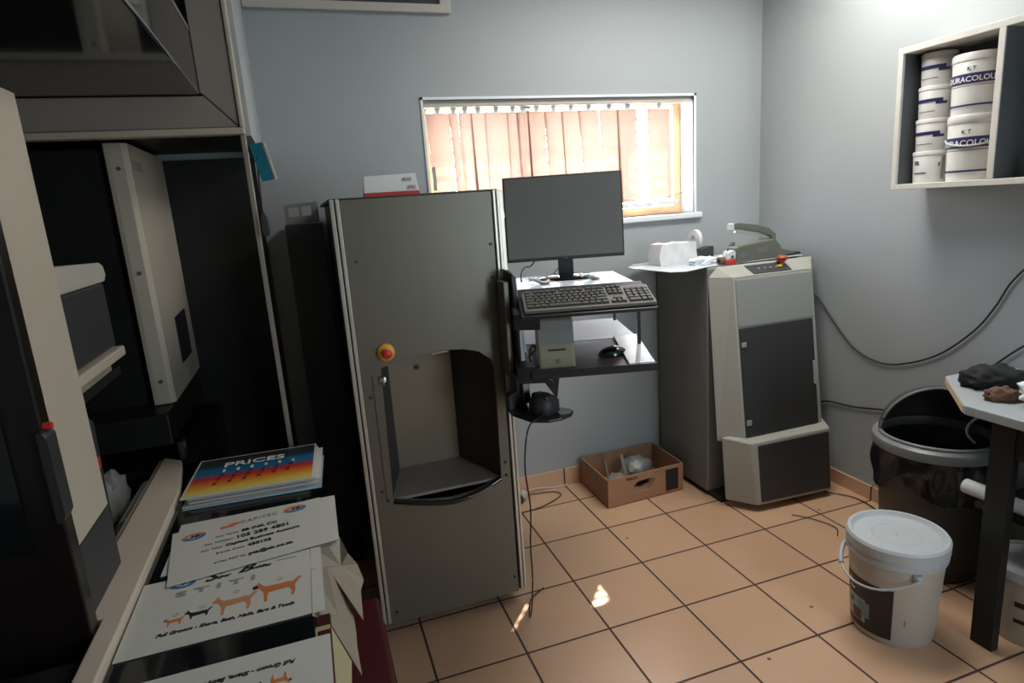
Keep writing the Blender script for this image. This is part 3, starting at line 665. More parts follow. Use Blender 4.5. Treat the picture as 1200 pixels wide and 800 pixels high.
# hand scanner on the pad
hd_ = thing('desk_device', (-.185, -.92, .872), .35, 'rounded black desk device sitting on the small swing-out pad', 'device')
L(MB().lathe([(.001, .072), (.022, .070), (.040, .058), (.048, .040), (.050, .012), (.046, .001), (.001, .001)], (0, 0, 0), 32), 'body', M['black_plastic'], hd_, smooth=50)
L(MB().prism([(-.02, .0), (.045, .0), (.045, .05), (.02, .068), (-.02, .072)], -.042, .042, 'y'), 'front_block', M['black_plastic'], hd_, bevel=.01)
L(MB().box(.0455, .0465, -.012, .006, .028, .044), 'lens', M['ink_grey'], hd_)
# monitor
MO = math.radians(-19)
mo = thing('monitor', (.128, -.46, 1.276), MO, 'dark flat monitor with its grey screen off on the upper shelf before the window', 'monitor')
def tilt(mb, a=-.05, z=.10):
    mb.bm.transform(TL(0, 0, z) @ RX(a) @ TL(0, 0, -z)); return mb
L(tilt(MB().box(-.245, .245, -.012, .018, .078, .424)), 'casing', M['dark_grey'], mo, bevel=.005)
L(tilt(MB().box(-.238, .238, -.0132, -.0115, .092, .417)), 'screen', M['screen'], mo)
L(tilt(MB().box(-.10, .10, .018, .045, .15, .33)), 'rear_hump', M['black_plastic'], mo, bevel=.01)
L(MB().box(-.032, .032, .012, .032, .012, .20), 'neck', M['dark_grey'], mo, bevel=.004)
bs = MB().lathe([(.001, .016), (.10, .014), (.125, .006), (.127, 0), (.001, 0)], (0, 0, 0), 40); bs.bm.transform(SC(1, .72, 1))
L(bs, 'base', M['black_gloss'], mo, smooth=50)
put_text('logo', 'LG', .010, M['ink_pale'], mo, TL(.0, -.0135, .085) @ RX(PI / 2))
# papers behind the monitor base
for (x, y, rz, lb) in ((.31, .43, .15, 'small crumpled white slip on the upper shelf right of the monitor base'), (.10, .40, -.2, 'small crumpled white slip on the upper shelf left of the monitor base')):
    pt = MW[ws.name] @ Vector((x, y, 1.276))
    s_ = MB().grid(lambda u, v: ((u - .5) * .085, (v - .5) * .05, .012 + .010 * math.sin(5 * u + 1) + .006 * math.cos(6 * v)), 8, 6)
    s_.bm.transform(TL(pt.x, pt.y, pt.z) @ RZ(rz))
    tag(s_.build('paper_slip', M['paper'], solid=.001, smooth=60), lb, 'paper', 'paper slips on the upper shelf')
# keyboard
kb = thing('keyboard', (FX, FY, 0), WR, 'black full-size keyboard on the sloping upper tray of the shelf arm', 'keyboard')
KT = TL(.008, -.018, 1.2305) @ RX(math.atan2(.066, .228))
c_ = MB().box(0, .448, 0, .150, 0, .014); c_.bm.transform(KT); L(c_, 'case', M['kbd'], kb, bevel=.004)
rows = [(.012, [1.25, 1, 1.25, 5.5, 1.25, 1, 1, 1.25]), (.035, [2.2] + [1] * 10 + [2.3]), (.057, [1.7] + [1] * 11 + [1.8]), (.079, [1.5] + [1] * 12 + [1]), (.101, [1] * 13 + [1.5]), (.127, [1] + [.35] + [1] * 4 + [.3] + [1] * 4 + [.3] + [1] * 3)]
def keys(name, x0, x1, y, ws_, gaps=()):
    u = (x1 - x0) / sum(ws_); x = x0
    for w_ in ws_:
        if w_ > .5:
            k = MB().box(x + .0012, x + w_ * u - .0012, y, y + .0185, .014, .0205); k.bm.transform(KT)
            yield k
        x += w_ * u
allk = []
km = MB()
def addkeys(x0, x1, y, w_):
    u = (x1 - x0) / sum(w_); x = x0
    for q in w_:
        if q > .5:
            a = .0016
            P0 = [(x + .001, y), (x + q * u - .001, y), (x + q * u - .001, y + .0185), (x + .001, y + .0185)]
            P1 = [(x + .001 + a, y + a), (x + q * u - .001 - a, y + a), (x + q * u - .001 - a, y + .0185 - a), (x + .001 + a, y + .0185 - a)]
            k = MB().hexa([(p[0], p[1], .0138) for p in P0] + [(p[0], p[1], .0215) for p in P1]); k.bm.transform(KT)
            L(k, 'key', M['key'], kb)
        x += q * u
for y, w_ in rows: addkeys(.010, .290, y, w_)
addkeys(.297, .350, .012, [1, 1, 1]); addkeys(.297, .350, .035, [.4, 1, .4][1:2] and [1, 1, 1][:1] * 0 or [.34, 1, .34])
addkeys(.297, .350, .079, [1, 1, 1]); addkeys(.297, .350, .101, [1, 1, 1]); addkeys(.297, .350, .127, [1, 1, 1])
for y in (.012, .035, .057, .079, .101): addkeys(.358, .440, y, [1, 1, 1, 1] if y != .012 else [2, 1, 1])
# beige device standing on the lower tray in front
bd = thing('beige_device', (FX, FY, 0), WR, 'beige plastic box device with a slot standing on the lower tray under the keyboard', 'device')
L(MB().prism([(.030, 1.022), (.030, 1.06), (.035, 1.10), (.062, 1.198), (.150, 1.198), (.150, 1.06), (.150, 1.044)], .050, .178, 'x'), 'body', M['beige'], bd, bevel=.008)
L(MB().hexa([(.052, .0322, 1.11), (.176, .0322, 1.11), (.176, .06, 1.11), (.052, .06, 1.11), (.052, .0565, 1.19), (.176, .0565, 1.19), (.176, .065, 1.19), (.052, .065, 1.19)]), 'upper_plate', M['machine_grey'], bd)
L(MB().box(.085, .145, .0275, .036, 1.088, 1.093), 'slot', M['black_plastic'], bd)
L(MB().lathe([(.001, 0), (.009, 0), (.009, -.004), (.001, -.005)], (.122, .030, 1.050), 20, axis='y'), 'button', M['cream_dim'], bd, smooth=40)
# mouse on the lower tray
ms = thing('computer_mouse', (FX, FY, 0), WR, 'black computer mouse on the brown mat of the lower tray', 'mouse')
mb = MB(); mb.blob((0, 0, .0), 1., (.055, .034, .030), 0.0, 3, 1)
for v in mb.bm.verts: v.co.z = max(v.co.z, 0.0)
mb.bm.transform(TL(.325, .115, 1.0395) @ RZ(.25) @ Matrix.Rotation(.0, 4, 'Y') @ RX(.16))
L(mb, 'shell', M['black_gloss'], ms, smooth=60)
w2 = MB().cyl((.325, .115, 1.064), .006, .006, 12, 'x'); L(w2, 'wheel', M['dark_grey'], ms)
# cables round the arm
def cable(name, pts, r, label, m=M['rubber'], cat='cable', group=None, parent=None):
    return tag(MB().tube(pts, r, 8, 7).build(name, m, parent, smooth=60), label, cat, group)
cable('cable', [(-.195, -.955, .90), (-.215, -.975, .88), (-.262, -.99, .862), (-.285, -1.0, .80), (-.293, -1.0, .70), (-.28, -.99, .56), (-.283, -.97, .40), (-.27, -.93, .25), (-.262, -.87, .08), (-.26, -.83, .012), (-.215, -.72, .006), (-.138, -.666, .006)], .0028,
      'thin black cable hanging from the swing-out pad down to the floor tiles')
cable('cable', [(-.20, -.78, 1.02), (-.16, -.82, 1.075), (-.13, -.86, 1.06), (-.17, -.90, 1.03), (-.20, -.86, 1.05), (-.17, -.80, 1.09), (-.14, -.78, 1.06)], .0035,
      'tangle of black cable at the left end of the lower shelf')
cable('cable', [(.04, -.40, 1.40), (-.01, -.42, 1.34), (-.05, -.44, 1.335), (-.075, -.46, 1.31), (-.078, -.47, 1.28)], .003,
      'black cable with a metal plug dangling behind the lower left corner of the monitor')
cable('cable', [(.20, -.42, 1.40), (.19, -.40, 1.36), (.14, -.40, 1.33), (.10, -.38, 1.29)], .003, 'pale cable curling behind the monitor neck', M['white_cable'])
cable('cable', [(-.03, -.38, 1.262), (-.03, -.40, 1.18), (.0, -.42, 1.13), (.03, -.50, 1.08)], .0025, 'black cable running between the two shelves of the arm')
# plug and leads by the skirting
pg = thing('power_plug', (.055, .12, 0), 0, 'white power plug on the floor against the skirting beside the silver machine', 'plug')
MB().lathe([(.001, 0), (.022, .002), (.028, .02), (.024, .045), (.012, .058), (.001, .060)], (.055, .13, .001), 20).build('plug_body', M['pail'], pg, smooth=50)
MB().box(.028, .044, .09, .12, .0, .042).build('plug_top', M['black_plastic'], pg, bevel=.005)
cable('cable', [(.075, .13, .03), (.11, .17, .03), (.17, .19, .02), (.26, .19, .006), (.345, .188, .006)], .0032, 'white lead lying along the back wall skirting', M['white_cable'])
cable('cable', [(.04, .08, .02), (.08, .13, .02), (.15, .16, .006), (.24, .14, .006), (.265, .09, .006), (.20, .04, .006), (.10, .0, .006), (.0, -.01, .006)], .0028, 'thin dark lead looping over the tiles beside the white plug')

# ------------------------------------------------------------------ cardboard box
cb = thing('cardboard_box', (.65, .0, 0), 0, 'open brown cardboard box with oval cut-outs on the floor by the back wall', 'box')
A, B_, C_, D_ = Vector((.428, -.165, 0)), Vector((.895, -.145, 0)), Vector((.905, .185, 0)), Vector((.432, .185, 0))
H = .158; th = .006
def wall_q(p, q, n, name, m=M['card'], mi=None):
    n = Vector(n) * th
    return MB().hexa([p, q, q + n, p + n] + [x + Vector((0, 0, H)) for x in (p, q, q + n, p + n)]).build(name, m, cb)
dx = (B_ - A).normalized(); nrm = Vector((-dx.y, dx.x, 0))
# front with the hand hole
fr = MB().prism([(0, 0), ((B_ - A).length, 0), ((B_ - A).length, H), (0, H)], 0, th, 'y',
                holes=[[(.150, .062), (.162, .055), (.255, .055), (.272, .075), (.288, .100), (.286, .112), (.262, .118), (.19, .116), (.168, .104), (.150, .086)]])
fr.bm.transform(TL(*A) @ RZ(math.atan2(dx.y, dx.x))); fr.build('front', M['card'], cb)
pm = TL(*A) @ RZ(math.atan2(dx.y, dx.x))
q_ = MB().box(.355, .435, -.0012, .0004, .018, .140); q_.bm.transform(pm); q_.build('printed_panel', M['ink'], cb)
me = text_mesh('BOSCH', .020, M['ink'], bold=.0005); me.transform(pm @ TL(.145, -.0008, .139) @ RX(PI / 2)); o = bpy.data.objects.new('printed_text', me); COL.objects.link(o); me.transform(MW[cb.name].inverted()); o.parent = cb
me = text_mesh('30 PCS', .011, M['ink_grey']); me.transform(pm @ TL(.30, -.0008, .141) @ RX(PI / 2)); o = bpy.data.objects.new('printed_text', me); COL.objects.link(o); me.transform(MW[cb.name].inverted()); o.parent = cb
wall_q(A, D_, (1, 0, 0), 'side'); wall_q(B_, C_, (-1, 0, 0), 'side', M['card_in']); wall_q(D_, C_, (0, -1, 0), 'back', M['card_in'])
MB().hexa([A, B_, C_, D_] + [x + Vector((0, 0, .006)) for x in (A, B_, C_, D_)]).build('bottom', M['card_in'], cb)
MB().box(.427, .4285, -.03, .03, .085, .135).build('sticker', M['paper_cream'], cb); MB().box(.4265, .428, -.155, -.135, .11, .158).build('tape', M['paper_cream'], cb)
MB().box(.427, .4285, .10, .16, .10, .158).build('sticker', M['paper_cream'], cb)
for (x, y, z, r, lb, sd) in ((.53, -.07, .075, .065, 'bunched pale plastic wrapping in the front left of the cardboard box', 3), (.72, .06, .075, .085, 'bunched grey plastic wrapping at the back of the cardboard box', 9)):
    tag(MB().blob((x, y, z), r, (1.1, 1, .9), .14, 3, sd).build('packing_wrap', M['clear'] if sd == 9 else M['paper_cream'], smooth=60), lb, 'packaging', 'plastic wrapping in the cardboard box')
def strip(p, q, w, label):
    p, q = Vector(p), Vector(q); s = Vector((w, 0, 0))
    t = Vector((0, .006, 0))
    o = MB().hexa([p, p + s, p + s + t, p + t, q, q + s * .5, q + s * .5 + t, q + t]).build('packing_strip', M['paper_cream'])
    return tag(o, label, 'packaging', 'pale strips leaning in the cardboard box')
strip((.60, -.06, .008), (.585, -.01, .215), .030, 'wider pale strip leaning upright in the middle of the cardboard box')
strip((.50, -.06, .008), (.49, -.01, .20), .012, 'narrow pale strip leaning upright in the left of the cardboard box')

# ------------------------------------------------------------------ grey floor machine at right
rm = thing('dust_extractor', (1.28, -.1, 0), 0, 'waist-high grey machine with cream front, dark door and small red knob in the corner', 'machine')
MB().box(.962, 1.615, -.27, .19, .03, 1.215).build('body', M['slate'], rm, bevel=.004)
# cream front column (plan trapezoid, leaning forward towards the floor)
def slab(z0, z1, yb0, yb1, yf0, yf1, xl0, xl1, xr0, xr1, name, m, xbl=.966, xbr=1.612, bevel=.003):
    return MB().hexa([(xl0, yf0, z0), (xr0, yf0, z0), (xbr, yb0, z0), (xbl, yb0, z0), (xl1, yf1, z1), (xr1, yf1, z1), (xbr, yb1, z1), (xbl, yb1, z1)]).build(name, m, rm, bevel=bevel)
slab(.34, 1.167, -.345, -.268, -.437, -.338, 1.062, 1.062, 1.552, 1.54, 'front_housing', M['machine_cream'])
slab(1.168, 1.222, -.268, -.262, -.340, -.268, 1.062, 1.02, 1.54, 1.575, 'control_top', M['machine_cream'])
def frontplate(x0, x1, z0, z1, d, th_, name, m, parent=rm, bevel=.002):
    f_ = lambda z: -.437 + (z - .34) / (1.167 - .34) * (.099) - d
    return MB().hexa([(x0, f_(z0) - th_, z0), (x1, f_(z0) - th_, z0), (x1, f_(z0), z0), (x0, f_(z0), z0), (x0, f_(z1) - th_, z1), (x1, f_(z1) - th_, z1), (x1, f_(z1), z1), (x0, f_(z1), z1)]).build(name, m, parent, bevel=bevel)
frontplate(1.072, 1.532, .925, 1.155, .0005, .004, 'upper_panel', M['machine_grey'])
dd = frontplate(1.072, 1.524, .37, .918, .0005, .007, 'door', M['black_plastic'])
frontplate(1.076, 1.105, .825, .850, .008, .005, 'hinge', M['machine_grey'], dd); frontplate(1.076, 1.105, .430, .458, .008, .005, 'hinge', M['machine_grey'], dd)
frontplate(1.506, 1.516, .58, .70, .008, .008, 'door_handle', M['machine_cream'], dd)
# base block
MB().hexa([(1.075, -.525, .035), (1.520, -.545, .035), (1.60, -.40, .035), (.975, -.40, .035), (1.055, -.495, .362), (1.535, -.505, .362), (1.60, -.385, .372), (.968, -.375, .372)]).build('base_housing', M['machine_cream'], rm, bevel=.008)
MB().hexa([(1.098, -.530, .05), (1.516, -.549, .05), (1.516, -.52, .05), (1.098, -.50, .05), (1.09, -.5005, .345), (1.526, -.5105, .345), (1.526, -.49, .345), (1.09, -.48, .345)]).build('base_cover', M['black_plastic'], rm, bevel=.006)
MB().box(.98, 1.58, -.36, .17, 0, .032).build('plinth', M['black_mid'], rm)
# control strip on the sloping top
def ctop(x, t, d=.0):        # t along slope 0 (front) - 1 (back)
    return (x, -.340 + .072 * t - d * .6, 1.168 + .054 * t + d * .8)
def cpatch(x0, x1, t0, t1, d, th_, name, m, parent=rm):
    a = [ctop(x0, t0, d), ctop(x1, t0, d), ctop(x1 - .01, t1, d), ctop(x0 - .02, t1, d)]
    b = [ctop(x0, t0, d + th_), ctop(x1, t0, d + th_), ctop(x1 - .01, t1, d + th_), ctop(x0 - .02, t1, d + th_)]
    return MB().hexa(a + b).build(name, m, parent)
cs = cpatch(1.19, 1.42, .10, .80, .0005, .003, 'control_strip', M['dark_grey'])
for k in range(4):
    p = ctop(1.235 + .036 * k, .42, .004); MB().lathe([(.001, .006), (.006, .006), (.007, 0), (.001, 0)], p, 14).build('button', M['machine_cream'], cs, smooth=40)
p = ctop(1.365, .45, .003)
MB().lathe([(.001, .010), (.012, .009), (.014, 0), (.001, 0)], p, 18).build('yellow_button', M['yellow'], cs, smooth=40)
p = ctop(1.385, .55, .003)
MB().lathe([(.001, .050), (.022, .048), (.028, .038), (.024, .024), (.013, .016), (.013, 0), (.001, 0)], p, 24).build('stop_button', mat('faded_red', (.42, .07, .035), .4), cs, smooth=40)
# board on top
bo = MB().prism([(.700, .06), (.70, -.05), (.735, -.30), (.80, -.335), (.97, -.262), (1.60, -.215), (1.60, .18), (.97, .19), (.80, .17)], 1.2235, 1.2275, 'z')
tag(bo.build('cover_board', M['shelf_pale'], bevel=.001), 'thin pale board lying on the grey machine and overhanging its left side', 'board')

# impulse sealer
se = thing('impulse_sealer', (1.15, -.215, 1.2255), .10, 'grey-green hand impulse sealer with raised lever arm on the grey machine', 'sealer')
Sx = lambda pts, y0, y1, nm, m, par=se, bevel=.003: L(MB().prism(pts, y0, y1, 'y'), nm, m, par, bevel=bevel)
Sx([(.0, .0), (.31, .0), (.30, .06), (.262, .098), (.012, .082), (.0, .075)], -.035, .040, 'body', M['seal_green'])
Sx([(.02, .082), (.262, .098), (.262, .102), (.02, .087)], -.010, .012, 'sealing_bar', M['paper_cream'])
Sx([(.25, .09), (.30, .06), (.335, .04), (.42, .02), (.42, .012), (.30, .012), (.25, .03)], -.02, .03, 'rear_bracket', M['seal_green'])
Sx([(.30, .0), (.462, .0), (.475, .008), (.462, .016), (.39, .028), (.30, .016)], -.012, .035, 'foot', M['black_plastic'])
ar = Sx([(.0, .168), (.0, .195), (.03, .200), (.16, .182), (.24, .160), (.288, .125), (.292, .085), (.262, .085), (.255, .115), (.20, .135), (.03, .170)], -.010, .022, 'lever_arm', M['seal_green'], se, .004)
Sx([(.02, .150), (.03, .163), (.25, .112), (.25, .104)], -.004, .016, 'press_bar', M['alu'], ar, .001)
Sx([(-.012, .165), (-.012, .197), (.002, .200), (.002, .165)], -.012, .024, 'arm_tip', M['paper'], ar)
L(MB().box(.13, .205, -.0365, -.035, .038, .068), 'rating_plate', M['ink_grey'], se); L(MB().box(.02, .065, -.0365, -.035, .024, .055), 'rating_plate', M['ink_grey'], se)
# packet, roll and clutter
pk = thing('plastic_wrapped_pack', (.92, .02, 1.225), 0, 'white plastic-wrapped packet at the left on the board over the grey machine', 'packet')
m = MB().box(.835, 1.06, -.055, .06, 1.2280, 1.338)
bmesh.ops.subdivide_edges(m.bm, edges=m.bm.edges, cuts=6, use_grid_fill=True)
for v in m.bm.verts:
    v.co += Vector((.004 * math.sin(40 * v.co.z + 20 * v.co.x), .006 * math.sin(61 * v.co.x + 45 * v.co.z), .003 * math.sin(57 * v.co.x + 21 * v.co.y))) * (1 if v.co.z > 1.235 else 0)
    v.co.x -= .12 * (v.co.z - 1.2255) * (1 if v.co.x > .9 else 0)
m.build('wrapping', M['plastic_bag'], pk, smooth=60)
tp = thing('tape_dispenser', (1.13, .02, 1.225), 0, 'dark tape dispenser with an upright white roll beside the plastic-wrapped packet', 'tape dispenser')
MB().prism([(1.09, 1.2255), (1.20, 1.2255), (1.20, 1.30), (1.17, 1.30), (1.13, 1.29), (1.09, 1.27)], .0, .05, 'y').build('base', M['charcoal'], tp, bevel=.004)
MB().lathe([(.022, -.01), (.052, -.01), (.052, .012), (.022, .012), (.022, -.01)], (1.100, .03, 1.342), 28, axis='x').build('roll', M['paper'], tp, smooth=40)
for i, (x, y, z, r, sc2, mm, lb) in enumerate((
        (1.03, -.14, 1.240, .060, (1.2, .7, .42), M['tissue'], 'crumpled pale blue-white sleeve in front of the plastic-wrapped packet'),
        (1.235, -.10, 1.243, .055, (1.2, .8, .6), M['tissue'], 'crumpled white film bag behind the red-capped packet'),
        (1.30, -.12, 1.247, .050, (1.1, .6, .95), M['plastic_bag'], 'white crumpled bag sticking up behind the sealer body'))):
    tag(MB().blob((x, y, 1.2255 + r * sc2[2] * .6), r, sc2, .22, 3, 20 + i).build('crumpled_bag', mm, smooth=50), lb, 'bag', 'crumpled bags on the grey machine')
tag(MB().tube([(.98, -.20, 1.232), (1.02, -.21, 1.252), (1.07, -.20, 1.258), (1.10, -.18, 1.245), (1.07, -.16, 1.232)], .006, 8, 6).build('coiled_strap', M['tissue'], smooth=60), 'pale strap looped on the board left of the red-capped packet', 'strap')
rp = thing('red_packet', (1.11, -.235, 1.225), 0, 'small white packet with red base and green dot beside the sealer', 'packet')
MB().prism([(1.075, 1.2255), (1.14, 1.2255), (1.14, 1.25), (1.10, 1.246), (1.075, 1.252)], -.262, -.225, 'y').build('red_base', M['red'], rp, bevel=.003)
MB().prism([(1.09, 1.247), (1.14, 1.251), (1.14, 1.285), (1.125, 1.295), (1.10, 1.285)], -.258, -.228, 'y').build('white_top', M['paper'], rp, bevel=.003)
MB().cyl((1.118, -.262, 1.262), .008, .004, 14, 'y').build('green_dot', mat('green_print', (.02, .16, .07), .5), rp)
tag(MB().lathe([(.008, 0), (.020, 0), (.020, .03), (.008, .03), (.008, 0)], (1.048, -.245, 1.2460), 20, axis='x').build('tape_roll', M['cloth_brown'], smooth=40), 'small brown tape roll left of the red-based packet', 'tape roll')
sq = MB().box(-.016, .016, -.016, .016, 0, .032); sq.bm.transform(TL(1.168, -.16, 1.258) @ Matrix.Rotation(.75, 4, 'Y'))
tag(MB().hexa([tuple((TL(1.185, -.165, 1.2258) @ RZ(.6)) @ Vector(p)) for p in [(-.02, -.012, 0), (.02, -.012, 0), (.02, .012, 0), (-.02, .012, 0), (-.006, -.012, .085), (.020, -.012, .10), (.020, .012, .10), (-.006, .012, .085)]]).build('folded_tag', M['ink_grey'], bevel=.002),
    'small folded grey tag standing left of the sealer', 'tag')
sq.bm.free()

# ------------------------------------------------------------------ wall cabinet and pails
wc = thing('wall_cabinet', (1.565, -1.3, 1.54), 0, 'open white-edged wooden wall cabinet holding paint pails on the right wall', 'cabinet')
CX0, CX1 = 1.465, 1.662; CY0, CY1, CZ0, CZ1 = -2.02, -.832, 1.542, 2.095
MB().box(CX0, CX1, CY1 - .022, CY1, CZ0, CZ1).build('side_board', M['timber'], wc, bevel=.002)
MB().box(CX0, CX1, CY0, CY0 + .022, CZ0, CZ1).build('side_board', M['timber'], wc, bevel=.002)
MB().box(CX0, CX1, CY0 + .022, CY1 - .022, CZ1 - .024, CZ1).build('top_board', M['timber'], wc, bevel=.002)
MB().box(CX0, CX1, CY0 + .022, CY1 - .022, CZ0, CZ0 + .022).build('bottom_board', M['timber'], wc, bevel=.002)
MB().box(CX0, CX1 - .005, -1.243, -1.220, CZ0 + .022, CZ1 - .024).build('divider', M['timber'], wc, bevel=.002)
MB().box(CX1 - .006, CX1, CY0 + .022, CY1 - .022, CZ0 + .022, CZ1 - .024).build('back_board', M['shelf_dark'], wc)
MB().box(CX0 + .012, CX1 - .006, CY1 - .026, CY1 - .022, CZ0 + .022, CZ1 - .024).build('side_lining', M['shelf_dark'], wc)
MB().box(CX0 + .004, CX1 - .006, -1.246, -1.243, CZ0 + .022, CZ1 - .024).build('side_lining', M['shelf_dark'], wc)

def pail(name, x, y, z, r, h, label, group, kind, face, handle=False):
    o = thing(name, (x, y, z), face, label, 'pail', group)
    L(MB().lathe([(.001, 0), (r * .92, 0), (r * .93, .006), (r * .985, h * .86), (r * .97, h * .87), (r * .97, h * .9), (.001, h * .9)], (0, 0, 0), 40), 'tub', M['pail_shelf'], o, smooth=40)
    L(MB().lathe([(r * .985, h * .86), (r * 1.02, h * .875), (r * 1.02, h * .975), (r * .98, h), (r * .90, h), (r * .88, h * .985), (.001, h * .985)], (0, 0, 0), 40), 'lid', M['pail_shelf'], o, smooth=40)
    rr = r * .965 + .0012
    def band(z0, z1, a0, a1, m, nm, k=0.0):
        L(MB().lathe([(rr + .0005, z0), (rr + .003 * z1 / h + .0012, z1)], (0, 0, 0), 20, a0, a1), nm, m, o, smooth=60)
    if kind == 'small':
        band(h * .50, h * .60, -1.2, .5, M['ink_navy'], 'printed_band'); band(h * .42, h * .50, .1, .75, M['ink_navy'], 'printed_block')
        band(h * .20, h * .225, -1.0, .1, M['ink_grey'], 'printed_line')
    if kind == 'big':
        band(h * .50, h * .66, -1.4, 1.4, M['ink_navy'], 'printed_band'); band(h * .13, h * .16, -1.3, .9, M['ink_navy'], 'printed_line'); band(h * .455, h * .465, -1.4, 1.4, M['ink_grey'], 'printed_line')
        curved_text(o, 'DURACOLOUR', h * .125, M['ink_white'], rr + .0042, h * .565, -.12)
        curved_text(o, 'K T', h * .085, M['ink'], rr + .0035, h * .735, -.15)
    if kind == 'plain':
        band(h * .58, h * .70, -.9, -.55, M['ink_grey'], 'printed_mark'); band(h * .28, h * .33, -.9, -.1, M['ink_grey'], 'printed_line'); band(h * .1, h * .8, .75, .95, M['ink_pale'], 'printed_column'); band(h * .5, h * .62, .55, .66, M['ink_grey'], 'printed_mark')
    if handle:
        L(MB().tube([(r * 1.03 * math.cos(a), r * 1.03 * math.sin(a), h * .78 - .16 * h * 1.6 * math.cos((a) * .5 + 0) ** 2 * (1 if True else 0)) for a in [(-1.5 + .25 * k) for k in range(13)]], .004, 8, 3), 'handle', M['pail_bright'], o, smooth=60)
    return o
def curved_text(parent, s, size, m, r, z, a0):
    me = text_mesh(s, size, m, ext=.0003, bold=.0004)
    for v in me.vertices:
        a = a0 + v.co.x / r
        rad = r + v.co.z
        v.co = Vector((rad * math.cos(a), rad * math.sin(a), z + v.co.y))
    o = bpy.data.objects.new('printed_text', me); COL.objects.link(o); o.parent = parent; MW[o.name] = MW[parent.name].copy(); return o
G1 = 'small paint pails stacked in the wall cabinet'; G2 = 'large paint pails stacked in the wall cabinet'
fa = PI + .55
zz = CZ0 + .022
pos = ['lowest of the narrow stack', 'second from the bottom of the narrow stack', 'third from the bottom of the narrow stack', 'topmost of the narrow stack']
yA, yB = -.920, -1.088
pail('paint_pail', 1.57, yA, zz, .062, .124, 'small white paint pail with faint grey print, lowest of the narrow stack', G1, 'plain', fa)
for k in (1, 2, 3):
    pail('paint_pail', 1.57 + .002 * k, yA - .001 * k, zz + .1245 * k, .061, .1235, 'small white paint pail with purple print, ' + pos[k], G1, 'small', fa)
pail('paint_pail', 1.56, yB, zz, .079, .240, 'large white paint pail with drooping handle and navy band, bottom of the wide stack', G2, 'big', fa, True)
pail('paint_pail', 1.56, yB, zz + .2405, .079, .215, 'large white paint pail with navy lettering band, upper one of the wide stack', G2, 'big', fa)
bt_ = thing('small_bottle', (1.56, -1.325, zz), 0, 'small orange-labelled bottle on the floor of the cabinet right of the divider', 'bottle')
L(MB().lathe([(.001, 0), (.017, 0), (.017, .042), (.009, .050), (.009, .058), (.001, .058)], (0, 0, 0), 20), 'bottle', M['ink_tan'], bt_, smooth=40)
L(MB().lathe([(.001, .075), (.010, .075), (.010, .058), (.001, .058)], (0, 0, 0), 16), 'cap', M['dark_grey'], bt_, smooth=40)
# cables along the right wall
cable('wall_cable', [(1.655, -.20, 1.03), (1.655, -.28, .99), (1.655, -.376, .891), (1.655, -.518, .768), (1.655, -.669, .726), (1.655, -.803, .751), (1.655, -.961, .829), (1.655, -1.097, .955), (1.655, -1.171, 1.065), (1.655, -1.224, 1.172), (1.655, -1.30, 1.25), (1.655, -1.45, 1.3)], .0042,
      'black cable sagging in a wide loop across the right wall')
cable('wall_cable', [(1.655, -1.17, .815), (1.655, -1.193, .835), (1.655, -1.293, .932), (1.655, -1.45, 1.05)], .0042, 'black cable rising from behind the table corner on the right wall')
cable('wall_cable', [(1.655, -.30, .41), (1.655, -.36, .443), (1.655, -.536, .461), (1.655, -.73, .50), (1.655, -.95, .52)], .0045, 'black cable running low along the right wall behind the bin')
cable('floor_cord', [(1.50, -.42, .006), (1.52, -.50, .006), (1.60, -.62, .006), (1.58, -.78, .006), (1.5, -.84, .006)], .0028, 'thin dark cord lying on the tiles in the right corner')
cable('floor_cord', [(1.20, -.62, .006), (1.26, -.70, .006), (1.29, -.80, .006), (1.24, -.86, .006)], .0022, 'short dark cord lying on the tiles behind the white bucket')

# ------------------------------------------------------------------ bin with dome lid
BX, BY, BZ = 1.425, -1.15, .555
bn = thing('waste_bin', (BX, BY, 0), 0, 'large round grey waste bin with black bag and open dome lid in the right corner', 'bin')
L(MB().lathe([(.001, 0), (.172, 0), (.176, .01), (.208, BZ - .02), (.200, BZ - .02), (.17, .02), (.001, .02)], (0, 0, 0), 56), 'body', M['bin_body'], bn, smooth=40)
# bag folded over the rim with a wavy hem
def bagf(u, v):
    a = u * 2 * PI
    hem = .175 + .02 * math.sin(3 * a + 1) + .012 * math.sin(7 * a)
    z = BZ - .012 - v * hem
    r = .219 + .004 * v + .007 * math.sin(14 * a) * math.sin(v * PI) + .010 * math.sin(5 * a + 6 * v) * v
    return (r * math.cos(a), r * math.sin(a), z)
L(MB().grid(bagf, 72, 8), 'bin_bag', M['bag_black'], bn, smooth=70)
L(MB().lathe([(.205, BZ - .03), (.228, BZ - .03), (.232, BZ - .012), (.228, BZ + .006), (.212, BZ + .018), (.202, BZ + .018), (.200, BZ), (.205, BZ - .03)], (0, 0, 0), 64), 'rim', M['bin_grey'], bn, smooth=40)
# dome with opening facing the room
cam_dir = math.atan2(-2.87 - BY, -.908 - BX)       # the open side looks toward the door
R_ = .205; HD = .19
def domef(u, v):
    a = cam_dir + 1.50 + u * (2 * PI - 2.75)
    t = v * PI / 2
    return (R_ * math.cos(t) * math.cos(a), R_ * math.cos(t) * math.sin(a), BZ + .015 + HD * math.sin(t))
L(MB().grid(domef, 44, 14), 'dome_lid', M['bin_body'], bn, smooth=60, solid=.004)
edge = [domef(0, k / 12) for k in range(13)] + [domef(1, 1 - k / 12) for k in range(1, 13)]
L(MB().tube(edge, .0055, 8, 2), 'lid_edge', M['bin_grey'], bn, smooth=60)
low = [(.206 * math.cos(cam_dir + a), .206 * math.sin(cam_dir + a), BZ + .022) for a in [(-1.25 + .15 * k) for k in range(19)]]
L(MB().tube(low, .0075, 8, 2), 'lid_lip', M['bin_grey'], bn, smooth=60)
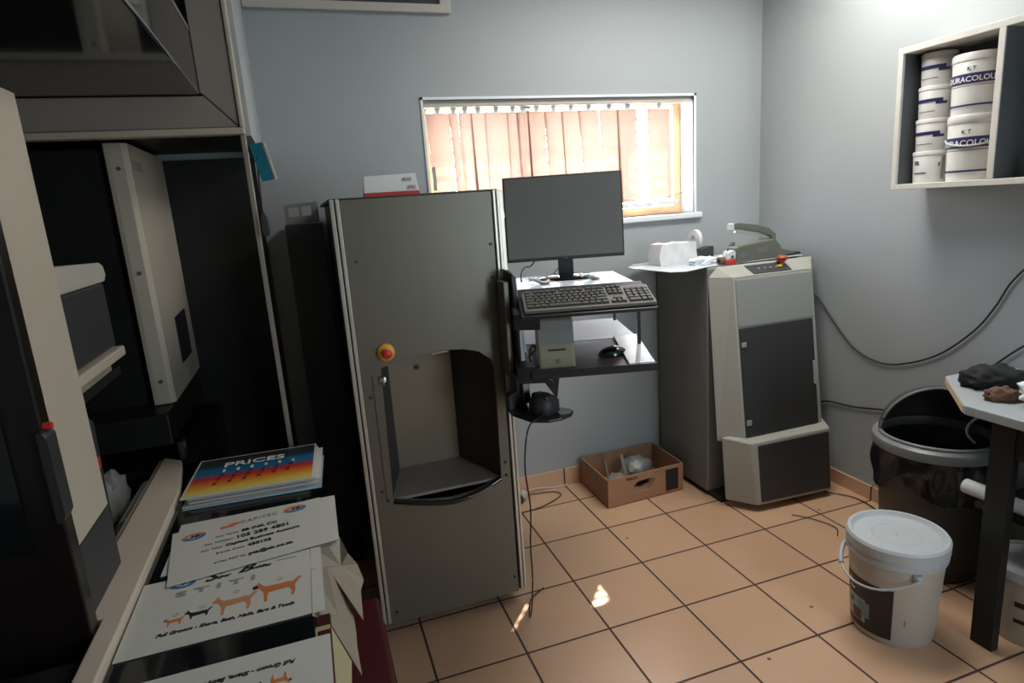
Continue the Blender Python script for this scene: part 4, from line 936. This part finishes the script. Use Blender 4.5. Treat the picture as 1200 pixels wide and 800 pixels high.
L(MB().lathe([(.001, BZ - .12), (.197, BZ - .10)], (0, 0, 0), 40), 'bag_inside', M['bag_black'], bn, smooth=60)

# ------------------------------------------------------------------ table at right
tb = thing('side_table', (1.4, -1.8, 0), 0, 'pale laminate table with chipped corner and black legs at the right edge', 'table')
TZ = .84
tp_pts = [(1.655, -1.215), (1.354, -1.215), (1.100, -1.472), (1.112, -2.75), (1.655, -2.75)]
MB().prism(tp_pts, TZ - .032, TZ, 'z').build('tabletop', M['table_top'], tb, bevel=.006)
nn = (Vector((1.100, -1.472, 0)) - Vector((1.354, -1.215, 0))).normalized(); ou = Vector((nn.y, -nn.x, 0)); ou = -ou if ou.dot(Vector((-1, 1, 0))) < 0 else ou
a_, b_ = Vector((1.346, -1.223, 0)), Vector((1.106, -1.466, 0))
MB().hexa([tuple(p + Vector((0, 0, z))) for z in (TZ - .029, TZ - .004) for p in (a_, b_, b_ + ou * .0015, a_ + ou * .0015)]).build('chipboard_edge', M['chipboard'], tb)
MB().box(1.117, 1.150, -1.625, -1.553, 0, TZ - .032).build('leg', M['black_mid'], tb, bevel=.002)
MB().box(1.117, 1.150, -2.65, -2.58, 0, TZ - .032).build('leg', M['black_mid'], tb, bevel=.002)
MB().box(1.60, 1.635, -2.65, -2.58, 0, TZ - .032).build('leg', M['black_mid'], tb, bevel=.002)
MB().box(1.60, 1.635, -1.47, -1.43, 0, TZ - .032).build('leg', M['black_mid'], tb, bevel=.002)
MB().box(1.124, 1.142, -2.58, -1.625, .70, TZ - .033).build('apron', M['black_mid'], tb)
MB().box(1.20, 1.64, -2.6, -1.47, .45, .468).build('lower_shelf', M['black_mid'], tb)
MB().box(1.150, 1.20, -2.6, -2.55, .45, .468).box(1.150, 1.20, -1.60, -1.57, .45, .468).build('shelf_bracket', M['black_mid'], tb)
tag(MB().lathe([(.018, 0), (.026, 0), (.026, .62), (.018, .62), (.018, 0)], (1.235, -2.03, .4950), 28, axis='y').build('paper_tube', M['paper'], smooth=40), 'white cardboard tube lying on the low shelf behind the black table leg', 'tube')
cable('cable', [(1.16, -1.49, .80), (1.15, -1.46, .76), (1.16, -1.45, .72), (1.2, -1.45, .68)], .004, 'short grey cable hanging below the chipped table corner', M['bin_grey'])
cl = MB().blob((1.36, -1.385, TZ + .030), .080, (1.30, .80, .60), .14, 4, 31, rz=-.5)
tag(cl.build('black_cloth', M['cloth_black'], smooth=60), 'crumpled black cloth lying on the pale table', 'cloth')
tag(MB().blob((1.235, -1.500, TZ + .018), .045, (1.1, .6, .65), .16, 4, 33, rz=-.6).build('brown_cloth', M['cloth_brown'], smooth=60), 'small brown rag between the black cloth and white tissue on the table', 'cloth')
tag(MB().blob((1.290, -1.605, TZ + .036), .080, (1.0, .9, .80), .24, 4, 35, rz=.3).build('white_tissue', M['tissue'], smooth=30), 'crumpled white tissue on the pale table at the right edge', 'tissue')

# ------------------------------------------------------------------ buckets on the floor
BKX, BKY = .945, -1.39
bk = thing('paint_bucket', (BKX, BKY, 0), math.atan2(-2.87 + 1.39, -.908 - .945) , 'big white paint bucket with lid, wire handle and black label on the tiles', 'bucket')
hb = .375
L(MB().lathe([(.001, 0), (.126, 0), (.131, .008), (.149, .30), (.150, .325), (.001, .325)], (0, 0, 0), 64), 'tub', M['pail'], bk, smooth=40)
L(MB().lathe([(.150, .30), (.156, .305), (.158, .318), (.153, .322), (.153, .332), (.160, .336), (.161, .368), (.155, .377), (.145, .377), (.139, .366), (.134, .362), (.08, .362), (.078, .3635), (.074, .3635), (.072, .362), (.001, .362)], (0, 0, 0), 72), 'lid', M['pail_bright'], bk, smooth=35)
L(MB().lathe([(.001, .3625), (.005, .3625), (.004, .3655), (.001, .366)], (0, 0, 0), 16), 'lid_nub', M['pail_bright'], bk, smooth=35)
def lab(r0, z0, r1, z1, a0, a1, m, nm, off=.0008, par=bk):
    n = max(4, int((a1 - a0) / .08))
    return L(MB().lathe([(r0 + off, z0), (r1 + off, z1)], (0, 0, 0), n, a0, a1), nm, m, par, smooth=60)
rz_ = lambda z: .1312 + (z - .008) / .292 * .018
def L2(z0, z1, a0, a1, m, nm, off): return lab(rz_(z0), z0, rz_(z1), z1, a0, a1, m, nm, off)
L2(.025, .222, -1.35, .02, M['ink'], 'label', .0008)
L2(.050, .142, -1.35, -.62, mat('label_pale_green', (.33, .40, .38), .5), 'label_picture', .0014)
L2(.075, .135, -.85, -.50, mat('label_sky', (.16, .28, .36), .5), 'label_picture', .0019)
L2(.055, .095, -1.02, -.72, mat('label_maroon', (.06, .025, .025), .5), 'label_picture', .0024)
L2(.105, .125, -1.15, -1.0, M['ink_navy'], 'label_picture', .0024)
L2(.09, .115, .28, .31, M['ink_grey'], 'scratch', .0009)
curved_text(bk, 'Fine', .024, M['ink_white'], rz_(.19) + .0014, .192, -1.08); curved_text(bk, 'Super', .013, M['ink_white'], rz_(.165) + .0014, .166, -1.05)
hp = []
for k in range(21):
    u = k / 20; a = -1.75 + u * 2.2
    hp.append(((.165 + .016 * math.sin(PI * u)) * math.cos(a), (.165 + .016 * math.sin(PI * u)) * math.sin(a), .285 - .060 * math.sin(PI * min(1, u * 1.0))))
L(MB().tube(hp, .0042, 8, 2), 'handle', M['pail_bright'], bk, smooth=60)
L(MB().tube(hp[1:6], .0085, 10, 2), 'handle_grip', M['pail_bright'], bk, smooth=60)
for a in (-1.75, .45): L(MB().cyl((.150 * math.cos(a), .150 * math.sin(a), .270), .014, .03, 16), 'handle_lug', M['pail_bright'], bk)
b2_ = thing('paint_bucket', (1.335, -1.60, 0), math.atan2(-2.87 + 1.6, -.908 - 1.335), 'white lidded bucket on the tiles behind the black table leg', 'bucket')
L(MB().lathe([(.001, 0), (.108, 0), (.112, .008), (.124, .245), (.001, .245)], (0, 0, 0), 48), 'tub', M['pail'], b2_, smooth=40)
L(MB().lathe([(.124, .235), (.131, .24), (.132, .272), (.126, .280), (.118, .280), (.114, .272), (.001, .272)], (0, 0, 0), 48), 'lid', M['pail_bright'], b2_, smooth=35)
lab(.1195, .145, .1205, .165, -.35, .1, M['ink'], 'printed_bar', .0008, b2_); lab(.1165, .085, .1172, .10, -.35, .05, M['ink'], 'printed_bar', .0008, b2_)
lab(.113, .02, .121, .20, -1.3, -.95, M['ink_navy'], 'printed_label', .0008, b2_)
L(MB().tube([(.134 * math.cos(a), .134 * math.sin(a), .215 + .03 * math.sin(4 * a)) for a in (-1.8, -1.5, -1.25, -1.0)], .006, 8, 4), 'handle', M['pail_bright'], b2_, smooth=60)

# ------------------------------------------------------------------ outside: eave that shades the upper window, ground
struct('exterior_eave', MB().box(-2.2, 3.2, YB + .2, YB + .43, 2.42, 2.48), M['sky_board'])
struct('exterior_ground', MB().box(-8, 8, YB + .4, 12, -.3, -.2), M['sky_board'])

# ------------------------------------------------------------------ light
w = bpy.data.worlds.new('sky'); scene.world = w; w.use_nodes = True
t = w.node_tree; t.nodes.clear()
bgn = t.nodes.new('ShaderNodeBackground'); wo = t.nodes.new('ShaderNodeOutputWorld')
sky = t.nodes.new('ShaderNodeTexSky'); sky.sky_type = 'NISHITA'; sky.sun_disc = False; sky.sun_elevation = math.radians(52); sky.sun_rotation = math.radians(40); sky.dust_density = 3.
mixc = t.nodes.new('ShaderNodeMix'); mixc.data_type = 'RGBA'; mixc.inputs['Factor'].default_value = .6; mixc.inputs['B'].default_value = (.30, .32, .34, 1)
t.links.new(sky.outputs[0], mixc.inputs['A']); t.links.new(mixc.outputs['Result'], bgn.inputs['Color'])
bgn.inputs['Strength'].default_value = 8.0
t.links.new(bgn.outputs[0], wo.inputs[0])
sd = Vector((-.84, -1.04, -1.68)).normalized()
sl = bpy.data.lights.new('sun', 'SUN'); sl.energy = 17; sl.angle = math.radians(.6); sl.color = (1, .93, .82)
so = bpy.data.objects.new('sun', sl); COL.objects.link(so); so.rotation_euler = sd.to_track_quat('-Z', 'Y').to_euler(); so.location = (3, 3, 5)
def area(name, loc, target, sx, sy, e, col):
    l = bpy.data.lights.new(name, 'AREA'); l.shape = 'RECTANGLE'; l.size = sx; l.size_y = sy; l.energy = e; l.color = col
    o = bpy.data.objects.new(name, l); COL.objects.link(o); o.location = loc
    o.rotation_euler = (Vector(target) - Vector(loc)).to_track_quat('-Z', 'Y').to_euler(); return o
area('rear_fill_light', (.80, YF + .02, 1.45), (-.3, -1, 1.4), 1.3, 1.5, 42.0, (.76, .89, 1.0))  # unseen fill light added before the solid wall behind the camera
area('overhead_fill_light', (.95, -.74, ZC - .03), (.95, -.82, 0), 1.3, .50, 27, (1.0, .985, .95))  # assumed overhead source, added to stand in for window light

# ------------------------------------------------------------------ camera
cam = bpy.data.cameras.new('camera'); co = bpy.data.objects.new('camera', cam); COL.objects.link(co); scene.camera = co
R = Matrix(((0.94511575, -0.31941284, -0.06878705), (-0.13271571, -0.18291109, -0.97413042), (0.29856785, 0.92979512, -0.21526326)))
rot = Matrix((R[0], -R[1], -R[2])).transposed()
co.matrix_world = Matrix.Translation((-0.90784728, -2.86875117, 1.59313443)) @ rot.to_4x4()
cam.sensor_fit = 'HORIZONTAL'; cam.sensor_width = 36; cam.lens = 725.97 / 1200 * 36; cam.clip_start = .02
scene.view_settings.view_transform = 'Standard'; scene.view_settings.look = 'None'
scene.view_settings.gamma = 1; scene.view_settings.exposure = .45; scene.view_settings.use_curve_mapping = False
